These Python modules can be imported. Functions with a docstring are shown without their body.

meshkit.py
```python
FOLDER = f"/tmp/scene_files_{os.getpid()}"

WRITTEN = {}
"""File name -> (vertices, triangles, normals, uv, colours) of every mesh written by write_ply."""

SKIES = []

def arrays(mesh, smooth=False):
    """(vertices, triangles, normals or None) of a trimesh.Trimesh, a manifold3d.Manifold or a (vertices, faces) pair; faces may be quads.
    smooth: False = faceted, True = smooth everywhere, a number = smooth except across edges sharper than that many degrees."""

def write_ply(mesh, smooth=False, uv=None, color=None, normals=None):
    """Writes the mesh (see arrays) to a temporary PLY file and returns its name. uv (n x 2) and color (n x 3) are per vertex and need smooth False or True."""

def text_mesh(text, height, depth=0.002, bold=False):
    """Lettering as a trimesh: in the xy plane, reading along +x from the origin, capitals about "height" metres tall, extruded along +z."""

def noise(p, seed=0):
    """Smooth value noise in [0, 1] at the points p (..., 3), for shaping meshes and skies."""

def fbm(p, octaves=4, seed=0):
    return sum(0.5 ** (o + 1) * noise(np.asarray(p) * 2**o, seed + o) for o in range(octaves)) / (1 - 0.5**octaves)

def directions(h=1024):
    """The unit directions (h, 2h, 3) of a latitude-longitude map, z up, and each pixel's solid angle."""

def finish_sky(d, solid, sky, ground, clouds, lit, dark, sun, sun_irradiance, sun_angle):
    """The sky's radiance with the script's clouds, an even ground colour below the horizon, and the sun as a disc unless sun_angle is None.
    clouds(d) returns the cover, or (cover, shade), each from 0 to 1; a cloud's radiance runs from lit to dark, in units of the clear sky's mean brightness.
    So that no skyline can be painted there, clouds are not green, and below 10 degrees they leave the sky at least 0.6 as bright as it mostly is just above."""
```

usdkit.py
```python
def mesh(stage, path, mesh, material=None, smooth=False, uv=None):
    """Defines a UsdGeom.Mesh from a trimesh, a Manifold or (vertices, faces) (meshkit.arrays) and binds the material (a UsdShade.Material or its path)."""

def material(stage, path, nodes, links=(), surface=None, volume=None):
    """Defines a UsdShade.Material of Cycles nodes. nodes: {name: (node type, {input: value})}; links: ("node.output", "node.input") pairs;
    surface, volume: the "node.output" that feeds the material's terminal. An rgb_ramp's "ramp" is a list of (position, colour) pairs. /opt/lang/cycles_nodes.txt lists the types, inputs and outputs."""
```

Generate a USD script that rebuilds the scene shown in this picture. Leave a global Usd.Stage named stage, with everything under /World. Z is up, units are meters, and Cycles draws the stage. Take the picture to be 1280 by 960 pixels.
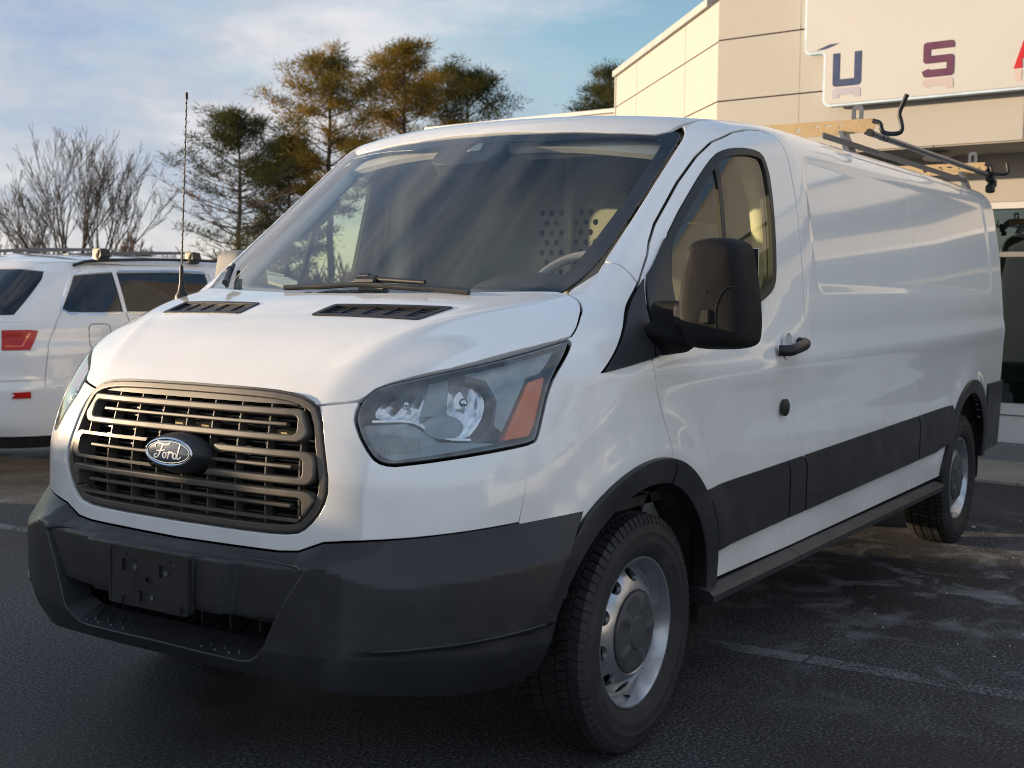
import math, random
import numpy as np, trimesh, manifold3d, usdkit, meshkit
from scipy.interpolate import CubicSpline, PchipInterpolator
from scipy.spatial import Delaunay
from shapely.geometry import Polygon, LineString, Point, MultiPolygon, box as sbox
from shapely import affinity, contains_xy
from shapely.ops import unary_union
from pxr import Usd, UsdGeom, UsdLux, UsdShade, Gf, Sdf, Vt

stage = Usd.Stage.CreateInMemory()
UsdGeom.SetStageUpAxis(stage, 'Z')
UsdGeom.SetStageMetersPerUnit(stage, 1.0)
W_ = UsdGeom.Xform.Define(stage, '/World')
stage.SetDefaultPrim(W_.GetPrim())
UsdGeom.Scope.Define(stage, '/World/Looks')
PI = math.pi
rnd = random.Random(7)
rng = np.random.default_rng(7)

# ---------------------------------------------------------------- camera, sky, sun
CAM, YAW, PITCH, ROLL, FPX = (-2.1917, -2.6232, 1.3494), 33.282, -4.282, 0.562, 1558.4
cam = UsdGeom.Camera.Define(stage, '/World/camera')
cam.CreateHorizontalApertureAttr(36.0)
cam.CreateVerticalApertureAttr(27.0)
cam.CreateFocalLengthAttr(36.0 * FPX / 1280.0)
cam.CreateFStopAttr(7.0)
cam.CreateFocusDistanceAttr(3.6)
cam.CreateExposureAttr(1.0)
def set_cam():
    y, p, r = (math.radians(a) for a in (YAW, PITCH, ROLL))
    f = np.array([math.cos(p) * math.cos(y), math.cos(p) * math.sin(y), math.sin(p)])
    rt = np.cross(f, [0, 0, 1]); rt /= np.linalg.norm(rt); u = np.cross(rt, f)
    R, U = rt * math.cos(r) + u * math.sin(r), -rt * math.sin(r) + u * math.cos(r)
    m = Gf.Matrix4d(*R, 0, *U, 0, *(-f), 0, *CAM, 1)
    cam.AddTransformOp().Set(m)
set_cam()
SUN_AZ, SUN_EL = math.radians(112.0), math.radians(7.0)     # azimuth measured from +x towards +y
SUN = np.array([math.cos(SUN_EL) * math.cos(SUN_AZ), math.cos(SUN_EL) * math.sin(SUN_AZ), math.sin(SUN_EL)])
sun = UsdLux.DistantLight.Define(stage, '/World/sun')
sun.CreateNormalizeAttr(True)
sun.CreateIntensityAttr(1.0)
sun.CreateAngleAttr(0.55)
sun.CreateColorAttr(Gf.Vec3f(1.0, 0.76, 0.50))
def aim(l, d):
    z = d / np.linalg.norm(d); x = np.cross([0, 0, 1], z); x /= np.linalg.norm(x); y = np.cross(z, x)
    l.AddTransformOp().Set(Gf.Matrix4d(*x, 0, *y, 0, *z, 0, 0, 0, 0, 1))
aim(sun, SUN)
SKY = 0.13
sky_mat = usdkit.material(stage, '/World/Looks/sky', {
    'tc': ('texture_coordinate', {}),
    'sky': ('sky_texture', {'sky_type': 'single_scattering', 'sun_disc': False, 'sun_elevation': SUN_EL, 'sun_rotation': math.atan2(SUN[0], SUN[1]), 'altitude': 100.0, 'aerosol_density': 0.5, 'ozone_density': 2.0}),
    'map': ('mapping', {'scale': (1.0, 1.0, 2.6), 'location': (3.1, 0.4, 0.2)}),
    'n1': ('noise_texture', {'scale': 1.55, 'detail': 7.0, 'roughness': 0.56, 'distortion': 0.25}),
    'n2': ('noise_texture', {'scale': 4.5, 'detail': 5.0, 'roughness': 0.6}),
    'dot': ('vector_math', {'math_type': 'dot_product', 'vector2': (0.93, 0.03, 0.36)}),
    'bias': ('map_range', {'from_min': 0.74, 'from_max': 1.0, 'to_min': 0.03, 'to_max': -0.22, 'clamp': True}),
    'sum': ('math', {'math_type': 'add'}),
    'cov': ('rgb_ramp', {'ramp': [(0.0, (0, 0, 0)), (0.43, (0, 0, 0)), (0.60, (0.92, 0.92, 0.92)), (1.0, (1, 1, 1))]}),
    'shade': ('rgb_ramp', {'ramp': [(0.0, (4.0, 3.65, 3.45)), (0.38, (3.2, 3.1, 3.2)), (0.50, (2.28, 2.38, 2.66)), (0.68, (1.42, 1.80, 2.55)), (1.0, (1.32, 1.70, 2.5))]}),
    'mix': ('mix_color', {}),
    'bg': ('background_shader', {'strength': SKY}),
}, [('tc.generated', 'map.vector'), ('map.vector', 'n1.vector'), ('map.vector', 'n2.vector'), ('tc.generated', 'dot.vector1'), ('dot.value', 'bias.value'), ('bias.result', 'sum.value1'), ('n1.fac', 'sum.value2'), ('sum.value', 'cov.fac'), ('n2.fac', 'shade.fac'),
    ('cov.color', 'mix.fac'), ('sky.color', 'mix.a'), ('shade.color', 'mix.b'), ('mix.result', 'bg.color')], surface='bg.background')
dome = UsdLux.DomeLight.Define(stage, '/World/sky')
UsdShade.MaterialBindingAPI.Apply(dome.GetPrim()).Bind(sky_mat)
dome.GetPrim().SetCustomDataByKey('kind', 'structure')

# ---------------------------------------------------------------- scene tree helpers
_used = {}
def numbered(path):
    if path not in _used:
        _used[path] = 0
        return path
    _used[path] += 1
    return '%s_%03d' % (path, _used[path])
def ppath(parent):
    return '/World' if parent is None else str(parent.GetPath())
def tag(prim, label=None, cat=None, group=None, kind=None):
    p = prim.GetPrim() if hasattr(prim, 'GetPrim') else prim
    for k, v in (('label', label), ('category', cat), ('group', group), ('kind', kind)):
        if v: p.SetCustomDataByKey(k, v)
    return p
def thing(name, label, cat, loc=(0, 0, 0), rz=0.0, group=None):
    x = UsdGeom.Xform.Define(stage, numbered('/World/' + name))
    x.AddTranslateOp().Set(Gf.Vec3d(*map(float, loc)))
    x.AddRotateZOp().Set(float(rz))
    return tag(x, label, cat, group)
def obj(name, mesh, mat, parent=None, smooth=False, label=None, kind=None):
    m = usdkit.mesh(stage, numbered(ppath(parent) + '/' + name), mesh, mat, smooth)
    return tag(m, label, None, None, kind)
def obj_n(name, v, f, n, mat, parent=None, label=None):
    m = UsdGeom.Mesh.Define(stage, numbered(ppath(parent) + '/' + name))
    m.CreatePointsAttr(Vt.Vec3fArray.FromNumpy(np.asarray(v, np.float32)))
    m.CreateFaceVertexCountsAttr(Vt.IntArray.FromNumpy(np.full(len(f), 3, np.int32)))
    m.CreateFaceVertexIndicesAttr(Vt.IntArray.FromNumpy(np.asarray(f, np.int32).ravel()))
    m.CreateSubdivisionSchemeAttr('none')
    m.CreateNormalsAttr(Vt.Vec3fArray.FromNumpy(np.asarray(n, np.float32)))
    m.SetNormalsInterpolation('vertex')
    UsdShade.MaterialBindingAPI.Apply(m.GetPrim()).Bind(mat)
    return tag(m, label)
def copy_of(src, name, label, loc, rz=0.0, group=None):
    x = UsdGeom.Xform.Define(stage, numbered('/World/' + name))
    x.GetPrim().GetReferences().AddInternalReference(src.GetPath())
    x.GetPrim().SetInstanceable(True)
    x.ClearXformOpOrder()
    x.AddTranslateOp().Set(Gf.Vec3d(*map(float, loc)))
    x.AddRotateZOp().Set(float(rz))
    cd = src.GetCustomData()
    return tag(x, label, cd.get('category'), group or cd.get('group'))
cat_ = trimesh.util.concatenate
def BOX(sx, sy, sz, at=(0, 0, 0), rot=None, bev=0.0):
    if bev > 0:
        pts = []
        for a in (-1, 1):
            for b in (-1, 1):
                for c in (-1, 1):
                    for k in range(3):
                        e = [sx / 2 - bev, sy / 2 - bev, sz / 2 - bev]; e[k] += bev
                        pts.append((a * e[0], b * e[1], c * e[2]))
        m = trimesh.convex.convex_hull(np.array(pts))
    else:
        m = trimesh.creation.box((sx, sy, sz))
    if rot is not None: m.apply_transform(rot)
    m.apply_translation(at)
    return m
def ROT(axis, deg):
    return trimesh.transformations.rotation_matrix(math.radians(deg), axis)
def HULL(pts):
    return trimesh.convex.convex_hull(np.asarray(pts, float))
def TUBE(path, r, n=10, caps=True):
    p = np.asarray(path, float); r = np.broadcast_to(np.asarray(r, float), len(p))
    t = np.gradient(p, axis=0); t /= np.linalg.norm(t, axis=1)[:, None]
    ref = np.array([0, 0, 1.0]) if abs(t[0][2]) < 0.9 else np.array([1.0, 0, 0])
    a = np.cross(t[0], ref); a /= np.linalg.norm(a)
    V = []
    for i in range(len(p)):
        a = a - t[i] * (a @ t[i]); a /= np.linalg.norm(a); b = np.cross(t[i], a)
        ang = np.arange(n) * 2 * PI / n
        V.append(p[i] + r[i] * (np.cos(ang)[:, None] * a + np.sin(ang)[:, None] * b))
    V = np.vstack(V); F = []
    for i in range(len(p) - 1):
        for k in range(n):
            q = (k + 1) % n; i0, i1 = i * n, (i + 1) * n
            F += [(i0 + k, i0 + q, i1 + q), (i0 + k, i1 + q, i1 + k)]
    if caps:
        c0, c1 = len(V), len(V) + 1; V = np.vstack([V, p[:1], p[-1:]]); m = (len(p) - 1) * n
        for k in range(n):
            q = (k + 1) % n; F += [(c0, q, k), (c1, m + k, m + q)]
    return trimesh.Trimesh(V, np.array(F), process=False)
def LATHE(profile, n=64, axis='y'):
    """profile: (radius, along) pairs; revolved about the axis."""
    p = np.asarray(profile, float); ang = np.arange(n) * 2 * PI / n
    V = np.stack([p[:, 0][:, None] * np.cos(ang), np.broadcast_to(p[:, 1][:, None], (len(p), n)), p[:, 0][:, None] * np.sin(ang)], -1).reshape(-1, 3)
    F = []
    for i in range(len(p) - 1):
        for k in range(n):
            q = (k + 1) % n
            F += [(i * n + k, i * n + q, (i + 1) * n + q), (i * n + k, (i + 1) * n + q, (i + 1) * n + k)]
    m = trimesh.Trimesh(V, np.array(F), process=False)
    if axis == 'z': m.apply_transform(ROT([1, 0, 0], 90))
    return m
def EXTR(poly, h):
    poly = poly if isinstance(poly, (Polygon, MultiPolygon)) else Polygon(poly)
    return cat_([trimesh.creation.extrude_polygon(g, h, engine='earcut') for g in getattr(poly, 'geoms', [poly])])
def mirror_y(m):
    m = m.copy(); m.vertices[:, 1] *= -1; m.faces = m.faces[:, ::-1]; return m
def man(m):
    m = m.copy(); m.merge_vertices()
    return manifold3d.Manifold(manifold3d.Mesh(np.asarray(m.vertices, np.float32), np.asarray(m.faces, np.uint32)))
def unman(m):
    q = m.to_mesh(); return trimesh.Trimesh(q.vert_properties[:, :3], q.tri_verts, process=False)

# ---------------------------------------------------------------- materials
L = '/World/Looks/'
def mat_plain(name, col, rough=0.5, metal=0.0, spec=0.5, coat=0.0, var=0.12, scale=9.0, bump=0.0, bscale=300.0, dirt=None, dscale=3.0, damt=0.5, dpos=(0.5, 0.72), rvar=0.08, coord='geometry'):
    c = np.asarray(col, float)
    nodes = {'g': ('geometry', {}), 'n': ('noise_texture', {'scale': scale, 'detail': 5.0, 'roughness': 0.6}),
             'r': ('rgb_ramp', {'ramp': [(0.3, tuple(c * (1 - var))), (0.7, tuple(c * (1 + var)))]}),
             'rr': ('map_range', {'from_min': 0.3, 'from_max': 0.7, 'to_min': rough - rvar, 'to_max': rough + rvar, 'clamp': True}),
             'p': ('principled_bsdf', {'metallic': metal, 'specular_ior_level': spec, 'coat_weight': coat, 'coat_roughness': 0.04})}
    links = [('g.position', 'n.vector'), ('n.fac', 'r.fac'), ('n.fac', 'rr.value'), ('rr.result', 'p.roughness')]
    if dirt is not None:
        nodes['dn'] = ('noise_texture', {'scale': dscale, 'detail': 8.0, 'roughness': 0.68})
        nodes['dr'] = ('rgb_ramp', {'ramp': [(dpos[0], (0, 0, 0)), (dpos[1], (damt,) * 3)]})
        nodes['dm'] = ('mix_color', {'b': dirt})
        links += [('g.position', 'dn.vector'), ('dn.fac', 'dr.fac'), ('dr.color', 'dm.fac'), ('r.color', 'dm.a'), ('dm.result', 'p.base_color')]
    else:
        links += [('r.color', 'p.base_color')]
    if bump > 0:
        nodes['bn'] = ('noise_texture', {'scale': bscale, 'detail': 3.0, 'roughness': 0.6})
        nodes['b'] = ('bump', {'strength': bump, 'distance': 0.002})
        links += [('g.position', 'bn.vector'), ('bn.fac', 'b.height'), ('b.normal', 'p.normal')]
    return usdkit.material(stage, L + name, nodes, links, surface='p.BSDF')
def mat_glass(name, tint, refl=1.0, rough=0.0, f0=0.08):
    """a pane: clear, tinted, and mirroring more the flatter one looks along it (both of its faces taken together)"""
    return usdkit.material(stage, L + name, {
        't': ('transparent_bsdf', {'color': tint}), 'gl': ('glossy_bsdf', {'color': (refl,) * 3, 'roughness': rough}),
        'lw': ('layer_weight', {'blend': 0.5}), 'pw': ('math', {'math_type': 'power', 'value2': 4.2}), 'f': ('math', {'math_type': 'multiply_add', 'value2': 1.0 - f0, 'value3': f0}), 'm': ('mix_closure', {})},
        [('lw.facing', 'pw.value1'), ('pw.value', 'f.value1'), ('f.value', 'm.fac'), ('t.BSDF', 'm.closure1'), ('gl.BSDF', 'm.closure2')], surface='m.closure')
# ---------------------------------------------------------------- the van's body as one smooth implicit surface
# x runs from the front bumper (0) to the tail (5.98), y to the van's right side, z up; metres
def smax(a, b, k):
    h = np.clip(0.5 + 0.5 * (a - b) / k, 0, 1)
    return b + (a - b) * h + k * h * (1 - h)
def smin(a, b, k): return -smax(-a, -b, k)
def sstep(a, b, x):
    t = np.clip((x - a) / (b - a), 0, 1); return t * t * (3 - 2 * t)
W_SP = CubicSpline([0.2, 0.45, 0.75, 1.08, 1.35, 1.65, 1.95, 2.2], [0.955, 0.985, 1.0, 1.012, 0.996, 0.962, 0.902, 0.84])
P_SP = PchipInterpolator([0.2, 0.6, 0.72, 0.85, 0.95, 1.04, 1.12, 1.2, 1.6, 2.4], [0.13, 0.135, 0.14, 0.142, 0.156, 0.178, 0.205, 0.23, 0.4, 0.7])
H_SP = CubicSpline([0.0, 0.19, 0.25, 0.35, 0.5, 0.62, 0.78, 0.95, 1.6], [0.80, 1.055, 1.112, 1.19, 1.268, 1.306, 1.345, 1.38, 1.47])
def side_relief(x, z):
    """small pressed shapes of the side: shoulder ridge, window blank, arch swage"""
    d = 0.010 * np.exp(-((z - 1.10 - 0.012 * (x - 2.0)) / 0.055) ** 2) * sstep(0.9, 1.8, x)
    d = d - 0.008 * np.exp(-((z - 0.93) / 0.09) ** 2) * sstep(1.25, 1.9, x) * (1 - sstep(4.0, 4.5, x))
    for cx, cz in ((1.022, 0.353), (4.775, 0.36)):
        r = np.hypot(x - cx, (z - cz) * 0.95)
        d = d + 0.016 * np.exp(-((r - 0.50) / 0.075) ** 2) * sstep(0.40, 0.65, z)
    def blank(x0, x1, z0, z1, r, w):
        dx = np.maximum(np.maximum(x0 + r - x, x - x1 + r), 0); dz = np.maximum(np.maximum(z0 + r - z, z - z1 + r), 0)
        return 1 - sstep(-w, w, np.hypot(dx, dz) - r)
    d = d - 0.007 * blank(2.37, 5.36, 1.365, 1.868, 0.09, 0.024)
    return d
def f_low(x, y, z):
    """the lower body: a superellipse in plan"""
    t = np.clip((2.3 - x) / 1.4, 0, 1.4)
    G = sstep(1.10, 1.40, z) * (0.112 + 0.20 * np.clip(z - 1.35, 0, 0.7)) * t ** 1.25
    tail = 0.028 * sstep(4.2, 6.0, x)
    Wd = W_SP(z) - G - tail + side_relief(x, z)
    Pz = P_SP(z); A = 1.08 - Pz
    u = np.maximum(1.08 - x, 0) / np.maximum(A, 0.2); v = np.abs(y) / Wd
    n = 4.2 - 1.3 * sstep(0.80, 1.16, z)
    q = u ** 2.1 + v ** n
    gu = 2.1 * u ** 1.1 / A; gv = n * v ** (n - 1) / Wd
    return (q - 1) / np.maximum(np.hypot(gu, gv), 0.9)
def hood_z(x, y):
    ay = np.abs(y); x = np.minimum(x, 1.3)
    yc = 0.455 + 0.30 * sstep(0.2, 0.95, x)                       # where the pressed edge of the bonnet runs
    d = ay - yc
    soft = 0.5 * (d + np.sqrt(d * d + 0.004))
    return H_SP(x) - 0.055 * y * y - 0.27 * soft + 0.006 * np.exp(-(d / 0.05) ** 2) * sstep(0.9, 0.6, x)
def f_body(p, rnd_=True):
    x, y, z = p[..., 0], p[..., 1], p[..., 2]
    low = f_low(x, y, z)
    hood = (z - hood_z(x, y)) * 0.88
    ws = ((z - 1.335) - 0.7235 * (x - 0.775 - 0.30 * y * y)) * 0.81
    roof = z - (2.022 - 0.045 * np.abs(y / 0.8) ** 2.5 - 0.05 * sstep(2.4, 1.4, x))
    a = smax(low, hood, 0.06)
    b = smax(smax(ws, roof, 0.05), low, 0.11)
    f = np.where(x > 1.34, b, smin(a, b, 0.0004 + 0.0116 * sstep(1.30, 1.05, x)))
    return smax(f, x - 5.79, 0.17)
ZT_S = [0, 0.337, 0.39, 0.42, 0.452, 0.644, 0.883, 1.071, 1.4]
ZT_Z = [0.664, 0.670, 0.676, 0.690, 0.705, 0.726, 0.751, 0.768, 0.79]
D_SP = PchipInterpolator([0, 0.25, 0.5, 0.7, 0.95, 1.15, 1.5], [0.085, 0.080, 0.066, 0.060, 0.040, 0.016, 0.010])
def f_bump(p):
    x, y, z = p[..., 0], p[..., 1], p[..., 2]
    s = np.abs(np.arctan2(y, WX - x)) * WS
    zt = np.interp(s, ZT_S, ZT_Z)
    w = 0.045 + 0.075 * sstep(0.42, 0.62, s)
    t = np.clip((zt - z) / w, 0, 1)
    prof = smin(1.12 * t, 1.0 + 0 * t, 0.05 + 0 * t)
    low = np.maximum(0.43 - z, 0)
    d = D_SP(np.clip(s, 0, 1.5)) * prof - (1.1 * low ** 1.5 + 0.10 * low) * (1 + 0.5 * sstep(0.5, 1.0, s))
    gz = 0.447 + (s - 0.558) * 0.079
    d = d - 0.012 * sstep(gz + 0.006, gz - 0.008, z) * sstep(0.50, 0.60, s)
    return f_low(x, y, z) - d
def f_beam(p):
    x, y, z = p[..., 0], p[..., 1], p[..., 2]
    return f_low(x, y, z) - 0.083 * sstep(0.664, 0.640, z) + 0.022 * sstep(0.262, 0.292, np.abs(y) - 0.18 * (z - 0.58)) + 0.3 * np.maximum(0.53 - z, 0) ** 2 * 10
WS_A = math.atan(0.7235)
def grad(p, f=f_body, e=1e-3):
    g = np.stack([f(p + d) - f(p - d) for d in np.eye(3) * e], -1)
    return g / np.maximum(np.linalg.norm(g, axis=-1, keepdims=True), 1e-12)
def shoot(o, d, f=f_body, n=400, t1=None):
    """first crossing of f = 0 along o + t d, t in 0..t1 (default 1)"""
    t1 = 1.0 if t1 is None else t1
    ts = np.linspace(0, t1, n); lo = np.zeros(len(o)); hi = np.full(len(o), np.nan); prev = f(o + 0 * d)
    for i in range(1, n):
        cur = f(o + ts[i] * d); hit = np.isnan(hi) & (prev > 0) & (cur <= 0)
        lo[hit], hi[hit] = ts[i - 1], ts[i]; prev = cur
        if not np.isnan(hi).any(): break
    ok = ~np.isnan(hi); hi = np.where(ok, hi, t1); lo = np.where(ok, lo, t1)
    for _ in range(34):
        m = (lo + hi) / 2; inside = f(o + m[:, None] * d) <= 0
        hi = np.where(inside, m, hi); lo = np.where(inside, lo, m)
    return o + hi[:, None] * d, ok
WX, WS = 1.15, 0.95          # the upright axis that the wrapped panels turn about, and metres per radian
def to3(par, q, f=f_body):
    """panel coordinates to the surface. side: (x, z) seen from -y; wrap: (angle*WS, z), negative towards -y; top: (x, y); glass: (along, y)"""
    q = np.asarray(q, float); n = len(q)
    if par == 'side':
        o = np.stack([q[:, 0], np.full(n, -1.25), q[:, 1]], -1); d = np.tile([0, 1.25, 0.0], (n, 1))
    elif par == 'wrap':
        th = q[:, 0] / WS
        dr = np.stack([-np.cos(th), np.sin(th), 0 * th], -1)
        o = np.array([WX, 0, 0]) + dr * 1.5 + np.array([0, 0, 1]) * q[:, 1:2]; d = -dr * 1.45
    elif par == 'top':
        o = np.stack([q[:, 0], q[:, 1], np.full(n, 2.4)], -1); d = np.tile([0, 0, -1.7], (n, 1))
    elif par == 'hood':       # seen along a line that leans forward
        o = np.stack([q[:, 0] - 0.45, q[:, 1], np.full(n, 1.3 + 0.6)], -1); d = np.tile([0.9, 0, -1.2], (n, 1))
    elif par == 'ws':         # along the slope of the windscreen
        ca, sa = math.cos(WS_A), math.sin(WS_A); nn = np.array([-sa, 0, ca])
        o = np.stack([0.775 + q[:, 0] * ca, q[:, 1], 1.335 + q[:, 0] * sa], -1) + nn * 0.35; d = np.tile(-nn * 0.8, (n, 1))
    elif par == 'rear':
        o = np.stack([np.full(n, 6.3), q[:, 0], q[:, 1]], -1); d = np.tile([-0.8, 0, 0.0], (n, 1))
    return shoot(o, d, f)
def from3(par, X):
    X = np.asarray(X, float)
    if par == 'side': return X[:, [0, 2]]
    if par == 'wrap': return np.stack([np.arctan2(X[:, 1], WX - X[:, 0]) * WS, X[:, 2]], -1)
    if par == 'top': return X[:, :2]
    if par == 'ws': return np.stack([(X[:, 0] - 0.775) * math.cos(WS_A) + (X[:, 2] - 1.335) * math.sin(WS_A), X[:, 1]], -1)
    if par == 'rear': return X[:, 1:]
    if par == 'hood': return np.stack([X[:, 0] + 0.75 * (X[:, 2] - 1.3), X[:, 1]], -1)
# ---------------------------------------------------------------- panels cut out of that surface, each a sheet of metal with rolled edges
def densify(c, h):
    c = np.asarray(c, float); out = []
    for a, b in zip(c[:-1], c[1:]):
        k = max(1, int(math.ceil(np.linalg.norm(b - a) / h)))
        out += [a + (b - a) * i / k for i in range(k)]
    return np.array(out)
def smooth_line(pts, it=2):
    p = np.asarray(pts, float)
    for _ in range(it):
        q = [p[0]]
        for a, b in zip(p[:-1], p[1:]): q += [a * .75 + b * .25, a * .25 + b * .75]
        p = np.array(q + [p[-1]])
    return p
def smooth_ring(pts, it=2):
    p = np.asarray(pts, float)
    for _ in range(it):
        n = np.roll(p, -1, 0); p = np.stack([p * .75 + n * .25, p * .25 + n * .75], 1).reshape(-1, 2)
    return p
def sheet(par, poly, off=0.0, h=0.02, thick=0.014, edge=0.002, gap=0.004, f=f_body, bulge=None):
    """(vertices, faces, normals) of the polygon laid on the surface, raised by off, with rolled edges turned in by thick"""
    fo = (lambda p: f(p) - off) if off else f
    poly = poly.buffer(-gap / 2, join_style=1) if gap else poly
    V, F, N = [], [], []; base = 0
    for g in getattr(poly, 'geoms', [poly]):
        g = g.simplify(0.0006)
        inn = g.buffer(-edge, join_style=1)
        for gg in getattr(inn, 'geoms', [inn]):
            if gg.is_empty or gg.area < 1e-6: continue
            rings = [densify(r.coords, h * 0.7) for r in [gg.exterior] + list(gg.interiors)]
            x0, y0, x1, y1 = gg.bounds
            a = np.arange(x0, x1 + h, h); b = np.arange(y0, y1 + h, h * 0.87)
            gx, gy = np.meshgrid(a, b); gx = gx + (np.arange(len(b)) % 2)[:, None] * h / 2
            core = gg.buffer(-h * 0.45)
            keep = contains_xy(core, gx.ravel(), gy.ravel())
            q = np.vstack(rings + [np.stack([gx.ravel(), gy.ravel()], -1)[keep]])
            tri = Delaunay(q).simplices
            c = q[tri].mean(1); ok = contains_xy(gg.buffer(1e-5), c[:, 0], c[:, 1])
            e1, e2 = q[tri[:, 1]] - q[tri[:, 0]], q[tri[:, 2]] - q[tri[:, 0]]
            ar = e1[:, 0] * e2[:, 1] - e1[:, 1] * e2[:, 0]
            tri = tri[ok & (np.abs(ar) > 1e-9)]
            P, _ = to3(par, q, fo); n = grad(P, fo)
            if bulge is not None: P = P + n * bulge(q)[:, None]
            fn = np.cross(P[tri[:, 1]] - P[tri[:, 0]], P[tri[:, 2]] - P[tri[:, 0]])
            flip = (fn * n[tri[:, 0]]).sum(1) < 0
            tri[flip] = tri[flip][:, ::-1]
            V.append(P); N.append(n); F.append(tri + base); nb = base + len(P); base = nb
            s = 0
            for r in rings:
                m = len(r); idx = np.arange(s, s + m); s += m
                R0, n0 = P[idx], n[idx]
                t = np.roll(R0, -1, 0) - np.roll(R0, 1, 0); t /= np.maximum(np.linalg.norm(t, axis=1), 1e-9)[:, None]
                o = np.cross(t, n0); o /= np.maximum(np.linalg.norm(o, axis=1), 1e-9)[:, None]
                # ring direction: outward side of the polygon
                sgn = 1.0
                mid = r + 1e-4 * np.stack([(np.roll(r, -1, 0) - np.roll(r, 1, 0))[:, 1], -(np.roll(r, -1, 0) - np.roll(r, 1, 0))[:, 0]], -1) / np.maximum(np.linalg.norm(np.roll(r, -1, 0) - np.roll(r, 1, 0), axis=1), 1e-9)[:, None]
                test = to3(par, mid[:1], fo)[0] - R0[:1]
                inside2d = contains_xy(gg, mid[:1, 0], mid[:1, 1])[0]
                sgn = np.sign((test[0] * o[0]).sum()) * (-1 if inside2d else 1)
                o = o * (sgn if sgn != 0 else 1)
                R1 = R0 + o * edge - n0 * edge * 0.9; R2 = R1 - n0 * thick
                n1 = (o + n0 * 0.5); n1 /= np.linalg.norm(n1, axis=1)[:, None]
                A = np.arange(m); B = np.roll(A, -1)
                blk = [(R0, n0), (R1, n1), (R1, o), (R2, o)]
                st = []
                for vv, nn in blk: V.append(vv); N.append(nn); st.append(base); base += m
                for i, j in ((0, 1), (2, 3)):
                    q0 = np.stack([st[i] + A, st[i] + B, st[j] + B], -1); q1 = np.stack([st[i] + A, st[j] + B, st[j] + A], -1)
                    quad = np.vstack([q0, q1])
                    va = np.vstack(V)
                    fnn = np.cross(va[quad[:, 1]] - va[quad[:, 0]], va[quad[:, 2]] - va[quad[:, 0]])
                    na = np.vstack(N)
                    if (fnn * na[quad[:, 0]]).sum() < 0: quad = quad[:, ::-1]
                    F.append(quad)
    return np.vstack(V), np.vstack(F), np.vstack(N)
def put(name, vfn, mat, parent, flip=False, label=None):
    v, f, n = vfn
    if flip: v, n, f = v * [1, -1, 1], n * [1, -1, 1], f[:, ::-1]
    return obj_n(name, v, f, n, mat, parent, label)
def sym(pts):
    """closes a half outline (second coordinate >= 0, from the middle to the middle) by its mirror image"""
    p = np.asarray(pts, float); q = p[::-1] * [1, -1]
    return np.vstack([p, q])
def sym0(pts):
    p = np.asarray(pts, float); return np.vstack([p, p[::-1] * [-1, 1]])

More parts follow.
